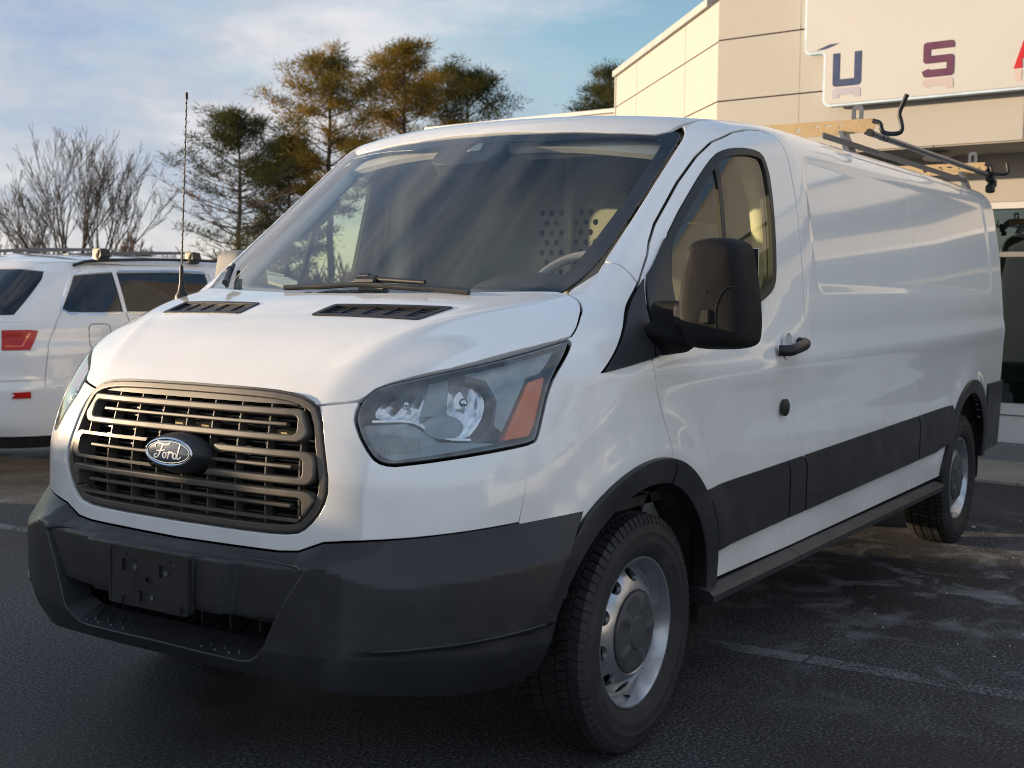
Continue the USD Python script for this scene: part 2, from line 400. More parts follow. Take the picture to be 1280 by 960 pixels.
# ---------------------------------------------------------------- materials of the van
M = {}
M['white'] = usdkit.material(stage, L + 'white_paint', {
    'g': ('geometry', {}), 'n': ('noise_texture', {'scale': 2.3, 'detail': 8.0, 'roughness': 0.68}), 'sp': ('noise_texture', {'scale': 70.0, 'detail': 3.0, 'roughness': 0.6}),
    'z': ('separate_xyz', {}), 'zr': ('map_range', {'from_min': 0.42, 'from_max': 1.15, 'to_min': 0.55, 'to_max': 0.10, 'clamp': True}),
    'dr': ('rgb_ramp', {'ramp': [(0.42, (0, 0, 0)), (0.75, (1, 1, 1))]}), 'sr': ('rgb_ramp', {'ramp': [(0.66, (0, 0, 0)), (0.72, (0.35, 0.35, 0.35))]}),
    'm1': ('mix_color', {'blend_type': 'multiply', 'fac': 1.0}), 'm2': ('mix_color', {'blend_type': 'multiply', 'fac': 1.0}), 'ad': ('mix_color', {'blend_type': 'add', 'fac': 1.0}),
    'c': ('mix_color', {'a': (0.80, 0.80, 0.80), 'b': (0.40, 0.37, 0.33)}),
    'rg': ('map_range', {'from_min': 0.0, 'from_max': 0.5, 'to_min': 0.12, 'to_max': 0.42, 'clamp': True}),
    'bn': ('noise_texture', {'scale': 3.5, 'detail': 1.0}), 'b': ('bump', {'strength': 0.10, 'distance': 0.004}),
    'p': ('principled_bsdf', {'specular_ior_level': 0.5, 'coat_weight': 0.8, 'coat_roughness': 0.03})},
    [('g.position', 'n.vector'), ('g.position', 'sp.vector'), ('g.position', 'bn.vector'), ('g.position', 'z.vector'), ('z.z', 'zr.value'), ('n.fac', 'dr.fac'), ('sp.fac', 'sr.fac'),
     ('dr.color', 'm1.a'), ('zr.result', 'm1.b'), ('sr.color', 'm2.a'), ('zr.result', 'm2.b'), ('m1.result', 'ad.a'), ('m2.result', 'ad.b'), ('ad.result', 'c.fac'), ('c.result', 'p.base_color'),
     ('ad.result', 'rg.value'), ('rg.result', 'p.roughness'), ('bn.fac', 'b.height'), ('b.normal', 'p.normal')], surface='p.BSDF')
M['trim'] = mat_plain('dark_plastic', (0.0145, 0.015, 0.018), 0.42, var=0.12, scale=5.0, bump=0.22, bscale=520.0, dirt=(0.06, 0.058, 0.056), dscale=4.0, damt=0.35)
M['black'] = mat_plain('black_plastic', (0.012, 0.012, 0.013), 0.45, var=0.2)
M['matt'] = mat_plain('matt_black', (0.008, 0.008, 0.008), 0.9, var=0.2)
M['bronze'] = mat_plain('grille_plastic', (0.085, 0.074, 0.064), 0.46, metal=0.15, var=0.10, scale=14.0, bump=0.05, bscale=900.0, dirt=(0.10, 0.085, 0.07), dscale=9.0, damt=0.4)
M['chrome'] = mat_plain('chrome', (0.85, 0.86, 0.88), 0.08, metal=1.0, var=0.02, rvar=0.03)
M['silver'] = mat_plain('wheel_steel', (0.50, 0.52, 0.55), 0.27, metal=0.9, var=0.06, scale=6.0, dirt=(0.12, 0.10, 0.085), dscale=6.0, damt=0.7, dpos=(0.48, 0.74))
M['mirror'] = mat_plain('mirror_plastic', (0.0075, 0.0078, 0.009), 0.68, spec=0.22, var=0.1, bump=0.2, bscale=600.0)
M['rubber'] = mat_plain('tyre_rubber', (0.013, 0.013, 0.014), 0.70, var=0.25, scale=20.0, dirt=(0.06, 0.058, 0.055), dscale=8.0, damt=0.4, bump=0.06, bscale=500.0)
M['cap'] = mat_plain('hub_plastic', (0.045, 0.047, 0.052), 0.42, var=0.15)
M['liner'] = mat_plain('wheel_liner', (0.03, 0.03, 0.03), 0.8, var=0.4, scale=12.0, dirt=(0.16, 0.15, 0.14), damt=0.6)
M['inner'] = mat_plain('inner_fender', (0.28, 0.29, 0.30), 0.6, var=0.3, scale=7.0, dirt=(0.05, 0.05, 0.05), damt=0.8, dscale=6.0, dpos=(0.4, 0.6))
M['glass'] = mat_glass('window_glass', (0.88, 0.92, 0.92), 1.0, 0.0, 0.085)
M['sideglass'] = mat_glass('side_glass', (0.88, 0.95, 0.66), 1.0, 0.0, 0.07)
M['amber'] = usdkit.material(stage, L + 'amber_plastic', {'p': ('principled_bsdf', {'base_color': (0.62, 0.11, 0.008), 'roughness': 0.15, 'emission_strength': 0.0})}, surface='p.BSDF')
M['fogged'] = mat_plain('headlight_housing', (0.24, 0.27, 0.30), 0.35, metal=0.2, var=0.15, scale=8.0)
M['frit'] = mat_plain('glass_border', (0.006, 0.006, 0.007), 0.25, var=0.1)
M['dash'] = mat_plain('dashboard_plastic', (0.035, 0.036, 0.040), 0.6, var=0.15)
M['bulk'] = mat_plain('bulkhead_grey', (0.36, 0.36, 0.32), 0.6, var=0.08)
M['grey'] = mat_plain('interior_grey', (0.22, 0.22, 0.22), 0.7, var=0.12)
M['cream'] = mat_plain('interior_trim', (0.52, 0.49, 0.42), 0.65, var=0.06)
M['cloth'] = mat_plain('seat_cloth', (0.07, 0.07, 0.073), 0.9, var=0.2, scale=40.0)
M['rack'] = mat_plain('rack_paint', (0.46, 0.33, 0.17), 0.5, var=0.06, scale=15.0, dirt=(0.20, 0.13, 0.07), damt=0.5, dscale=9.0, dpos=(0.58, 0.72))
M['alu'] = mat_plain('rack_aluminium', (0.17, 0.175, 0.19), 0.42, metal=0.7, var=0.1, scale=30.0)
M['blue'] = mat_plain('badge_blue', (0.025, 0.04, 0.075), 0.22, coat=1.0, var=0.2)

# ---------------------------------------------------------------- the van
van = thing('panel_van', 'white cargo van with bronze grille and black bumper, parked nearest in the foreground', 'van')
PLY = Polygon
# outlines, in panel coordinates (see to3)
HEADL = smooth_ring([(-0.517, 1.020), (-0.522, 1.050), (-0.540, 1.080), (-0.570, 1.102), (-0.66, 1.124), (-0.769, 1.149), (-0.898, 1.178), (-1.066, 1.219), (-1.072, 1.214), (-1.041, 1.183), (-0.990, 1.128), (-0.966, 1.077), (-0.949, 1.026), (-0.932, 0.968), (-0.922, 0.957), (-0.858, 0.946), (-0.754, 0.931), (-0.640, 0.914), (-0.598, 0.909), (-0.570, 0.918), (-0.553, 0.939), (-0.535, 0.970), (-0.524, 0.998)], 1)
GR = smooth_ring(sym0([(0, 1.085), (0.215, 1.084), (0.330, 1.079), (0.395, 1.064), (0.428, 1.034), (0.447, 0.93), (0.460, 0.846), (0.445, 0.790), (0.410, 0.742), (0.378, 0.722), (0.28, 0.716), (0, 0.714)]), 1)
ZT = list(zip(ZT_S, ZT_Z))
def f_grille(p): return f_low(p[..., 0], p[..., 1], p[..., 2])

# fascia: the white front between bonnet, headlights, bumper
fascia_half = [(0, 1.10), (0.405, 1.046), (0.52, 1.062), (0.62, 1.05), (0.80, 1.02), (0.928, 0.958), (0.904, 0.861), (0.884, 0.752), (0.644, 0.727), (0.500, 0.713), (0.452, 0.706), (0.42, 0.691), (0.39, 0.677), (0.337, 0.671), (0, 0.665)]
fas = PLY(sym0(fascia_half)).difference(PLY(GR).buffer(0.004)).difference(PLY(HEADL).buffer(0.004)).difference(PLY(HEADL * [-1, 1]).buffer(0.004))
fas = fas.difference(sbox(-0.41, 1.04, 0.41, 1.2))
for sg in (1, -1):
    fas = fas.difference(PLY([(sg * a, b) for a, b in [(0.40, 1.046), (0.52, 1.063), (0.60, 1.10), (1.1, 1.25), (0.4, 1.25)]]))
fas = max(fas.geoms, key=lambda g: g.area) if hasattr(fas, 'geoms') else fas
put('front_fascia', sheet('wrap', fas, h=0.016, thick=0.03, gap=0.003), M['white'], van)

# bonnet
hood_half = [(0.038, 0), (0.034, 0.15), (0.027, 0.30), (0.022, 0.395), (0.030, 0.435), (0.081, 0.537), (0.112, 0.556), (0.150, 0.570), (0.240, 0.650), (0.336, 0.736), (0.50, 0.822), (0.676, 0.889), (0.74, 0.882), (0.802, 0.866), (0.887, 0.837), (0.954, 0.795), (0.985, 0.735), (0.955, 0.67), (0.885, 0.52), (0.82, 0.34), (0.778, 0.16), (0.772, 0)]
hood_poly = PLY(smooth_ring(sym(hood_half), 1))
vents = [smooth_ring(densify(list(v) + [v[0]], 0.03), 1) for v in ([(0.497, 0.147), (0.520, 0.515), (0.668, 0.545), (0.616, 0.155)], [(0.497, -0.147), (0.616, -0.155), (0.668, -0.545), (0.520, -0.515)])]
hp = hood_poly
for v in vents: hp = hp.difference(PLY(v))
hood = put('hood', sheet('hood', hp, h=0.018, thick=0.018, gap=0.002), M['white'], van)
for v in vents:
    P = PLY(v)
    put('vent_frame', sheet('hood', P.buffer(0.004).difference(P.buffer(-0.016)), off=0.003, h=0.012, thick=0.02, gap=0), M['black'], hood)
    slats = None
    for k in range(9):
        x = 0.50 + 0.0185 * k
        s = P.buffer(-0.014).intersection(PLY([(x, -0.7), (x + 0.010, -0.7), (x + 0.010, 0.7), (x, 0.7)]))
        if not s.is_empty and s.area > 5e-4: put('vent_slat', sheet('hood', s, off=-0.005, h=0.04, thick=0.012, gap=0, edge=0.001), M['trim'], hood)
    for k in range(4):
        sg = 1 if v[:, 1].mean() > 0 else -1
        y = sg * (0.215 + 0.075 * k)
        s = P.buffer(-0.014).intersection(PLY([(0.47, y - 0.003), (0.70, y + 0.022 * sg - 0.003), (0.70, y + 0.022 * sg + 0.003), (0.47, y + 0.003)]))
        put('vent_rib', sheet('hood', s, off=-0.002, h=0.04, thick=0.01, gap=0, edge=0.0008), M['trim'], hood)
    put('vent_tray', sheet('hood', P.buffer(0.012), off=-0.035, h=0.05, thick=0.002, gap=0), M['matt'], hood)

# windscreen with its black border
ws_half = [(-0.048, 0), (-0.040, 0.25), (0.005, 0.47), (0.065, 0.64), (0.150, 0.735), (0.313, 0.770), (0.56, 0.768), (0.87, 0.756), (1.05, 0.748), (1.093, 0.735), (1.088, 0.70), (1.045, 0.52), (1.0, 0.30), (0.985, 0)]
WSP = PLY(smooth_ring(sym(ws_half), 2))
frit_half = [(0.030, 0), (0.036, 0.25), (0.075, 0.47), (0.120, 0.60), (0.175, 0.668), (0.25, 0.705), (0.56, 0.712), (0.87, 0.706), (1.00, 0.70), (1.030, 0.685), (1.028, 0.65), (0.995, 0.48), (0.945, 0.30), (0.942, 0.26), (0.93, 0)]
FRP = PLY(smooth_ring(sym(frit_half), 2))
screen = put('windscreen', sheet('ws', WSP, off=-0.004, h=0.04, thick=0.004, gap=0.003), M['glass'], van)
put('screen_border', sheet('ws', WSP.difference(FRP), off=-0.0075, h=0.03, thick=0.003, gap=0.003), M['frit'], screen)
put('sensor_patch', sheet('ws', PLY(smooth_ring([(0.99, -0.13), (0.99, 0.13), (0.86, 0.15), (0.80, 0.10), (0.80, -0.10), (0.86, -0.15)], 2)), off=-0.010, h=0.04, thick=0.05, gap=0), M['black'], screen)
put('sensor_window', sheet('ws', PLY([(0.885, 0.005), (0.935, -0.02), (0.935, -0.045), (0.885, -0.055)]), off=-0.0062, h=0.02, thick=0.002, gap=0), M['fogged'], screen)
# black cowl under the screen's foot
put('cowl', sheet('hood', PLY(smooth_ring(sym([(0.74, 0), (0.76, 0.3), (0.85, 0.55), (0.95, 0.73), (1.02, 0.73), (0.93, 0.55), (0.85, 0.3), (0.82, 0)]), 1)), off=-0.012, h=0.03, thick=0.03, gap=0), M['black'], van)

# the roof
xs = np.linspace(1.74, 5.70, 60)
yr = np.interp(xs, [1.70, 1.9, 2.3, 4.5, 5.70], [0.700, 0.770, 0.815, 0.815, 0.79])
roof_half = [(1.578, 0), (1.592, 0.30), (1.630, 0.52), (1.668, 0.665), (1.70, 0.70)] + list(zip(xs, yr)) + [(5.70, 0)]
roof = put('roof', sheet('top', PLY(sym(roof_half)), h=0.035, thick=0.012, gap=0.004), M['white'], van)
for yy in (-0.62, -0.36, 0.36, 0.62):
    put('roof_rib', sheet('top', PLY([(2.5, yy - 0.03), (2.5, yy + 0.03), (5.45, yy + 0.03), (5.45, yy - 0.03)]).buffer(0.01), off=0.006, h=0.05, thick=0.006, edge=0.006, gap=0), M['white'], roof)
B3, _ = to3('top', np.stack([xs, -yr], -1))            # the seam between roof and side
WE3, _ = to3('ws', np.array([(0.20, -0.758), (0.313, -0.771), (0.56, -0.769), (0.87, -0.757), (1.05, -0.750), (1.085, -0.742)]))

TRI = [(1.333, 1.530), (1.222, 1.436), (1.135, 1.375), (0.772, 1.128), (1.012, 1.160), (1.076, 1.172), (1.266, 1.323)]
PILLAR_GAP = [(1.135, 1.373), (1.190, 1.425), (1.228, 1.460), (1.265, 1.502), (1.329, 1.562), (1.518, 1.707), (1.66, 1.805), (1.76, 1.862), (1.90, 1.908), (2.02, 1.930), (2.12, 1.938), (2.18, 1.930), (2.215, 1.905)]
REAR_GAP = [(2.235, 1.85), (2.245, 1.70), (2.243, 1.399), (2.228, 1.017), (2.215, 0.958), (2.16, 0.895), (2.112, 0.836), (2.107, 0.762), (2.13, 0.60), (2.15, 0.415)]
FRONT_GAP = [(1.112, 0.858), (1.095, 0.911), (1.037, 1.029), (1.016, 1.073), (1.005, 1.153)]
def arc(cx, cz, r, a0, a1, n=24):
    t = np.radians(np.linspace(a0, a1, n)); return [(cx + r * math.cos(a), cz + r * math.sin(a)) for a in t]
FA, RA = (1.005, 0.375), (4.778, 0.40)
ARCH_F, ARCH_R = 0.425, 0.425
HL3 = from3('side', to3('wrap', HEADL)[0])
# side of the body: windscreen pillar, roof side, cargo side in one pressing
seam = [(1.1085, 1.437), (1.123, 1.432), (1.130, 1.408), (1.133, 1.375)]
edge_ws = [(a, b) for a, b in from3('side', WE3)]
side_out = [p for p in edge_ws if p[0] > 1.10]
bs = [(1.100, 1.44)] + side_out + list(from3('side', B3)) + [(5.70, 1.90), (5.73, 1.5), (5.735, 1.0), (5.72, 0.46)] + \
     [(RA[0] + 0.5, 0.44)] + [(p[0], p[1]) for p in arc(RA[0], RA[1], ARCH_R, 5, 175)] + [(RA[0] - 0.45, 0.425), (2.15, 0.415)] + REAR_GAP[::-1] + PILLAR_GAP[::-1] + seam[::-1]
bs = PLY(bs).buffer(0)
bs = max(bs.geoms, key=lambda g: g.area) if hasattr(bs, 'geoms') else bs
# the door and its window
door = PLY(PILLAR_GAP + REAR_GAP + [(1.46, 0.42)] + arc(FA[0], FA[1], ARCH_F, 8, 78) + FRONT_GAP + [(1.012, 1.160), (1.076, 1.172)]).buffer(0)
GLASS = smooth_ring([(1.335, 1.515), (1.42, 1.585), (1.51, 1.653), (1.63, 1.742), (1.735, 1.812), (1.80, 1.836), (1.88, 1.848), (1.97, 1.852), (2.035, 1.843), (2.055, 1.80), (2.058, 1.74), (2.040, 1.578), (2.018, 1.44), (2.005, 1.395), (1.975, 1.362), (1.90, 1.332), (1.82, 1.312), (1.50, 1.282), (1.262, 1.262), (1.262, 1.33), (1.30, 1.45)], 1)
GLP = PLY(GLASS)
HX = np.array(hood_poly.exterior.coords)[:-1]; HX = HX[(HX[:, 1] < -0.72) & (HX[:, 0] > 0.69)]; HX = HX[np.argsort(np.arctan2(HX[:, 1] + 0.7, HX[:, 0] - 0.75))]
HS = from3('side', to3('hood', HX)[0])
fender = PLY([(1.012, 1.160)] + FRONT_GAP[::-1] + arc(FA[0], FA[1], ARCH_F, 78, 172) + [(0.55, 0.62), (0.482, 0.752), (0.500, 0.861), (0.525, 0.958)] + [(0.50, 1.05), (0.58, 1.15), (0.70, 1.214), *[tuple(a) for a in HS], (1.02, 1.385), (1.06, 1.408), (1.100, 1.438)] + seam + [(0.772, 1.128)]).buffer(0)
hlside = PLY(HL3).buffer(0.004)
fender = fender.difference(hlside)
fender = max(fender.geoms, key=lambda g: g.area) if hasattr(fender, 'geoms') else fender
DOORG = {}
for sg in (0, 1):
    fl = bool(sg)
    if not sg:
        S_BS = sheet('side', bs.intersection(sbox(0, 0, 3.745, 3)), h=0.022, gap=0.004); S_BS2 = sheet('side', bs.intersection(sbox(3.745, 0, 7, 3)), h=0.022, gap=0.0025)
        S_DR = sheet('side', door.difference(GLP), h=0.022, gap=0.005, thick=0.02)
        S_FE = sheet('side', fender, h=0.020, gap=0.0015)
        S_FR = sheet('side', GLP.buffer(0.004).difference(GLP.buffer(-0.022)), off=0.003, h=0.02, thick=0.02, gap=0)
        S_GL = sheet('side', GLP.buffer(-0.018), off=-0.006, h=0.04, thick=0.004, gap=0)
        div = PLY([(1.715, 1.83), (1.742, 1.838), (1.640, 1.28), (1.612, 1.28)]).intersection(GLP)
        S_DV = sheet('side', div, off=0.001, h=0.03, thick=0.01, gap=0)
        tri = PLY(TRI)
        S_T1 = sheet('side', tri.intersection(PLY([(0.7, 1.0), (1.005, 1.0), (1.02, 1.16), (1.105, 1.30), (1.14, 1.36), (1.215, 1.45), (1.0, 1.5), (0.7, 1.3)])), off=0.006, h=0.02, thick=0.014, gap=0.002, bulge=lambda q: 0.0 * q[:, 0])
        S_BK = sheet('side', PLY([(0.80, 1.14), (1.0, 1.10), (1.10, 1.15), (1.36, 1.45), (1.34, 1.56), (1.20, 1.48), (1.08, 1.40)]), off=-0.016, h=0.04, thick=0.004, gap=0)
        S_T2 = sheet('side', tri.difference(PLY([(0.7, 1.0), (1.008, 1.0), (1.023, 1.16), (1.108, 1.30), (1.143, 1.36), (1.220, 1.455), (1.0, 1.5), (0.7, 1.3)])), off=0.010, h=0.02, thick=0.02, gap=0.002)
        # cladding along the flank
        S_C = []
        top = lambda x: 0.737 + 0.0175 * (x - 1.5); bot = lambda x: 0.522 + 0.016 * (x - 1.5)
        cl_f = PLY([(1.36, 0.736), (1.30, 0.50), (1.47, 0.52), (2.115, bot(2.1)), (2.100, 0.7), (2.098, top(2.1))])
        cl_f = cl_f.difference(Point(FA).buffer(0.50, 64))
        def cb(q):           # upper chamfer of the cladding
            return 0.012 * sstep(0.0, 0.045, top(q[:, 0]) - q[:, 1])
        S_C.append(sheet('side', cl_f, off=0.004, h=0.018, thick=0.02, gap=0.005, bulge=cb))
        S_C.append(sheet('side', PLY([(2.108, top(2.1)), (2.262, top(2.26)), (2.270, 0.7), (2.285, bot(2.28)), (2.125, bot(2.12)), (2.110, 0.7)]), off=0.004, h=0.018, thick=0.02, gap=0.005, bulge=cb))
        S_C.append(sheet('side', PLY([(2.272, top(2.27)), (3.785, top(3.78)), (3.80, 0.7), (3.81, bot(3.8)), (2.295, bot(2.29)), (2.280, 0.7)]), off=0.004, h=0.025, thick=0.02, gap=0.005, bulge=cb))
        S_C.append(sheet('side', PLY([(3.797, top(3.79)), (4.40, top(4.4)), (4.40, 0.6), (4.15, bot(4.15)), (3.822, bot(3.82)), (3.812, 0.7)]).difference(Point(RA).buffer(0.497, 64)), off=0.004, h=0.025, thick=0.02, gap=0.005, bulge=cb))
        # arch lips
        ring_f = Point(FA).buffer(0.500, 64).difference(Point(FA).buffer(ARCH_F - 0.004, 64)).intersection(sbox(0.3, 0.40, 1.6, 1.0))
        cut = PLY([(0.3, 0.3), (0.585, 0.40), (0.530, 0.50), (0.538, 0.52), (0.582, 0.631), (0.683, 0.765), (0.67, 0.80), (0.3, 0.8)])
        ring_f = ring_f.difference(cut)
        lip = lambda c: (lambda q: 0.006 * np.sin(np.clip((np.hypot(q[:, 0] - c[0], q[:, 1] - c[1]) - 0.42) / 0.08, 0, 1) * PI))
        S_A1 = sheet('side', ring_f.intersection(sbox(0, 0, 1.106, 2)), off=0.014, h=0.014, thick=0.05, edge=0.004, gap=0.003, bulge=lip(FA))
        S_A2 = sheet('side', ring_f.intersection(sbox(1.110, 0, 2, 2)), off=0.016, h=0.014, thick=0.05, edge=0.004, gap=0.003, bulge=lip(FA))
        ring_r = Point(RA).buffer(0.497, 64).difference(Point(RA).buffer(ARCH_R - 0.004, 64)).intersection(sbox(3.9, 0.43, 5.6, 1.0))
        S_A3 = sheet('side', ring_r, off=0.016, h=0.016, thick=0.05, edge=0.004, gap=0.003, bulge=lip(RA))
        S_RB = sheet('side', PLY([(5.262, 0.845), (5.72, 0.845), (5.73, 0.70), (5.71, 0.52), (5.65, 0.45), (5.22, 0.45), (5.275, 0.5), (5.285, 0.6)]).difference(Point(RA).buffer(0.499, 64)), off=0.012, h=0.03, thick=0.03, edge=0.006, gap=0.003)
    body = put('body_side', S_BS, M['white'], van, fl); body2 = put('body_side', S_BS2, M['white'], van, fl)
    dr = put('front_door', S_DR, M['white'], van, fl)
    fe = put('fender', S_FE, M['white'], van, fl)
    put('window_frame', S_FR, M['black'], dr, fl); put('window_glass', S_GL, M['sideglass'], dr, fl); put('window_divider', S_DV, M['black'], dr, fl)
    put('sail_backing', S_BK, M['matt'], fe, fl); put('mirror_sail', S_T1, M['trim'], fe, fl); put('mirror_sail', S_T2, M['trim'], dr, fl)
    for s, par_ in zip(S_C, (dr, body, body, body2)): put('cladding_panel', s, M['trim'], par_, fl)
    put('wheel_arch_trim', S_A1, M['trim'], fe, fl); put('wheel_arch_trim', S_A2, M['trim'], dr, fl); put('wheel_arch_trim', S_A3, M['trim'], body2, fl)
    put('rear_bumper_corner', S_RB, M['trim'], body2, fl)
# tail: two rear doors and a bumper, unseen from the front but there
tail = PLY([(-0.80, 0.55), (0.80, 0.55), (0.86, 0.8), (0.86, 1.4), (0.78, 1.85), (0.6, 1.93), (-0.6, 1.93), (-0.78, 1.85), (-0.86, 1.4), (-0.86, 0.8)])
for sg in (-1, 1):
    put('rear_door', sheet('rear', tail.intersection(sbox(min(0, sg * 2), 0, max(0, sg * 2), 3)), h=0.05, gap=0.006), M['white'], van)
obj('rear_bumper', BOX(0.16, 1.86, 0.22, (5.77, 0, 0.56), bev=0.03), M['trim'], van)
obj('side_step', BOX(0.10, 0.06, 0.045, (5.83, -0.90, 0.735), bev=0.012), M['black'], van)
# ---------------------------------------------------------------- grille, badge
def rbox(w, z0, z1, r): return sbox(-w + r, z0 + r, w - r, z1 - r).buffer(r, 12)
GRP = PLY(GR)
gf = put('grille_frame', sheet('wrap', GRP.buffer(-0.002).difference(GRP.buffer(-0.020)), f=f_grille, off=-0.002, h=0.014, thick=0.05, edge=0.004, gap=0), M['bronze'], van)
put('grille_frame_edge', sheet('wrap', GRP.buffer(0.0035).difference(GRP.buffer(-0.003)), f=f_grille, off=-0.006, h=0.014, thick=0.05, edge=0.001, gap=0), M['black'], gf)
put('grille_bar', sheet('wrap', GRP.buffer(-0.019).intersection(sbox(-0.5, 1.043, 0.5, 1.09)), f=f_grille, off=-0.012, h=0.014, thick=0.03, edge=0.004, gap=0), M['bronze'], gf)
RINGS = [(0.403, 0.955, 1.040, 0.372), (0.428, 0.847, 0.934, 0.395), (0.430, 0.746, 0.832, 0.395)]
for i, (w, z0, z1, wi) in enumerate(RINGS):
    outer = rbox(w, z0, z1, 0.030)
    if i == 0: outer = outer.intersection(PLY([(-0.403, 0.9), (-0.403, 0.985), (-0.375, 1.06), (0.375, 1.06), (0.403, 0.985), (0.403, 0.9)]).buffer(0.012).buffer(-0.012))
    if i == 2: outer = outer.intersection(PLY([(-0.43, 0.9), (-0.43, 0.81), (-0.385, 0.74), (0.385, 0.74), (0.43, 0.81), (0.43, 0.9)]).buffer(0.012).buffer(-0.012))
    inner = rbox(wi, z0 + 0.019, z1 - 0.019, 0.012)
    g = outer.difference(inner)
    if i == 1: g = g.difference(affinity.scale(Point(0, 0.903).buffer(1, 32), 0.128, 0.07))
    for gg in getattr(g, 'geoms', [g]): put('grille_ring', sheet('wrap', gg, f=f_grille, off=0.004, h=0.014, thick=0.026, edge=0.005, gap=0), M['bronze'], gf)
    bar = sbox(-wi + 0.03, (z0 + z1) / 2 - 0.005, wi - 0.03, (z0 + z1) / 2 + 0.005)
    if i == 1: bar = bar.difference(sbox(-0.10, 0, 0.10, 2))
    put('grille_blade', sheet('wrap', bar, f=f_grille, off=-0.008, h=0.02, thick=0.018, edge=0.003, gap=0), M['bronze'], gf)
for k in range(-4, 5):
    s = k * 0.098 + 0.01
    put('grille_rib', sheet('wrap', GRP.buffer(-0.018).intersection(sbox(s - 0.0025, 0.70, s + 0.0025, 1.09)), f=f_grille, off=-0.020, h=0.03, thick=0.03, edge=0.0008, gap=0), M['bronze'], gf)
fin = []
for k in range(17):
    z = 0.735 + 0.0205 * k
    s = GRP.buffer(-0.016).intersection(sbox(-0.46, z - 0.003, 0.46, z + 0.003))
    v, f, n = sheet('wrap', s, f=f_grille, off=-0.050, h=0.06, thick=0.03, edge=0.0008, gap=0)
    fin.append(trimesh.Trimesh(v, f, process=False))
obj('grille_mesh', cat_(fin), M['trim'], gf, kind='stuff')
put('grille_back', sheet('wrap', GRP.buffer(0.01), f=f_grille, off=-0.13, h=0.05, thick=0.004, gap=0), M['matt'], gf)
rad = []
for k in range(7): rad.append(BOX(0.004, 0.036, 0.013, (0.262, -0.36 + 0.040 * k, 1.052)))
for a in ((0.26, -0.30, 0.965, 0.10, 0.02), (0.26, 0.06, 0.965, 0.16, 0.012), (0.26, 0.20, 0.885, 0.10, 0.025), (0.26, -0.25, 0.875, 0.2, 0.012), (0.26, -0.1, 0.79, 0.3, 0.014)):
    rad.append(BOX(0.006, a[3], a[4], a[:3]))
for m in rad: obj('radiator_bracket', m, M['rack'], gf)

def to_front(m, x, z, lean=8.0):
    """from drawing plane (u right, v up, w towards the viewer) to the van's nose"""
    m = m.copy()
    T = np.array([[0, 0, -1, 0], [-1, 0, 0, 0], [0, 1, 0, 0], [0, 0, 0, 1.0]])
    m.apply_transform(T); m.apply_transform(ROT([0, 1, 0], lean)); m.apply_translation((x, 0, z)); return m
def ellip(a, b, n=64):
    t = np.arange(n) * 2 * PI / n; return np.stack([a * np.cos(t), b * np.sin(t)], -1)
A_, B_ = 0.094, 0.0405
def oval_loft(rows, n=64):
    V = np.vstack([np.column_stack([ellip(a, b, n), np.full(n, w)]) for a, b, w in rows]); F = []
    for i in range(len(rows) - 1):
        for k in range(n):
            q = (k + 1) % n; F += [(i * n + k, i * n + q, (i + 1) * n + q), (i * n + k, (i + 1) * n + q, (i + 1) * n + k)]
    m = len(V); V = np.vstack([V, [[0, 0, rows[-1][2]]]]); F += [((len(rows) - 1) * n + k, (len(rows) - 1) * n + (k + 1) % n, m) for k in range(n)]
    return trimesh.Trimesh(V, np.array(F), process=False)
BX, BZ = 0.108, 0.903
badge = obj('badge', to_front(oval_loft([(A_ + .022, B_ + .018, -0.050), (A_ + .016, B_ + .014, -0.030), (A_ + .006, B_ + .006, -0.008), (A_, B_, -0.002), (A_ - .004, B_ - .004, -0.001)]), BX, BZ), M['trim'], van, smooth=40)
obj('badge_rim', to_front(oval_loft([(A_ + .001, B_ + .001, -0.008), (A_ - .001, B_ - .001, 0.001), (A_ - .005, B_ - .005, 0.003), (A_ - .009, B_ - .009, 0.001), (A_ - .010, B_ - .010, -0.001)]), BX, BZ), M['chrome'], badge, smooth=40)
obj('badge_field', to_front(oval_loft([(A_ - .008, B_ - .008, 0.0), (A_ - .03, B_ - .016, 0.0022), (0.02, 0.008, 0.003)]), BX, BZ), M['blue'], badge, smooth=60)
ring_in = Polygon(ellip(A_ - .011, B_ - .011)).difference(Polygon(ellip(A_ - .0125, B_ - .0125)))
m = EXTR(ring_in, 0.0016); m.apply_translation((0, 0, 0.0005)); obj('badge_line', to_front(m, BX, BZ), M['chrome'], badge)
M['script'] = mat_plain('badge_script', (0.72, 0.72, 0.70), 0.3, metal=0.3, var=0.03)
def stroke(pts, w0, w1=None, it=3):
    p = smooth_line(pts, it); w1 = w0 if w1 is None else w1; k = len(p)
    return unary_union([LineString([p[i], p[i + 1]]).buffer(w0 + (w1 - w0) * i / k, 6) for i in range(k - 1)])
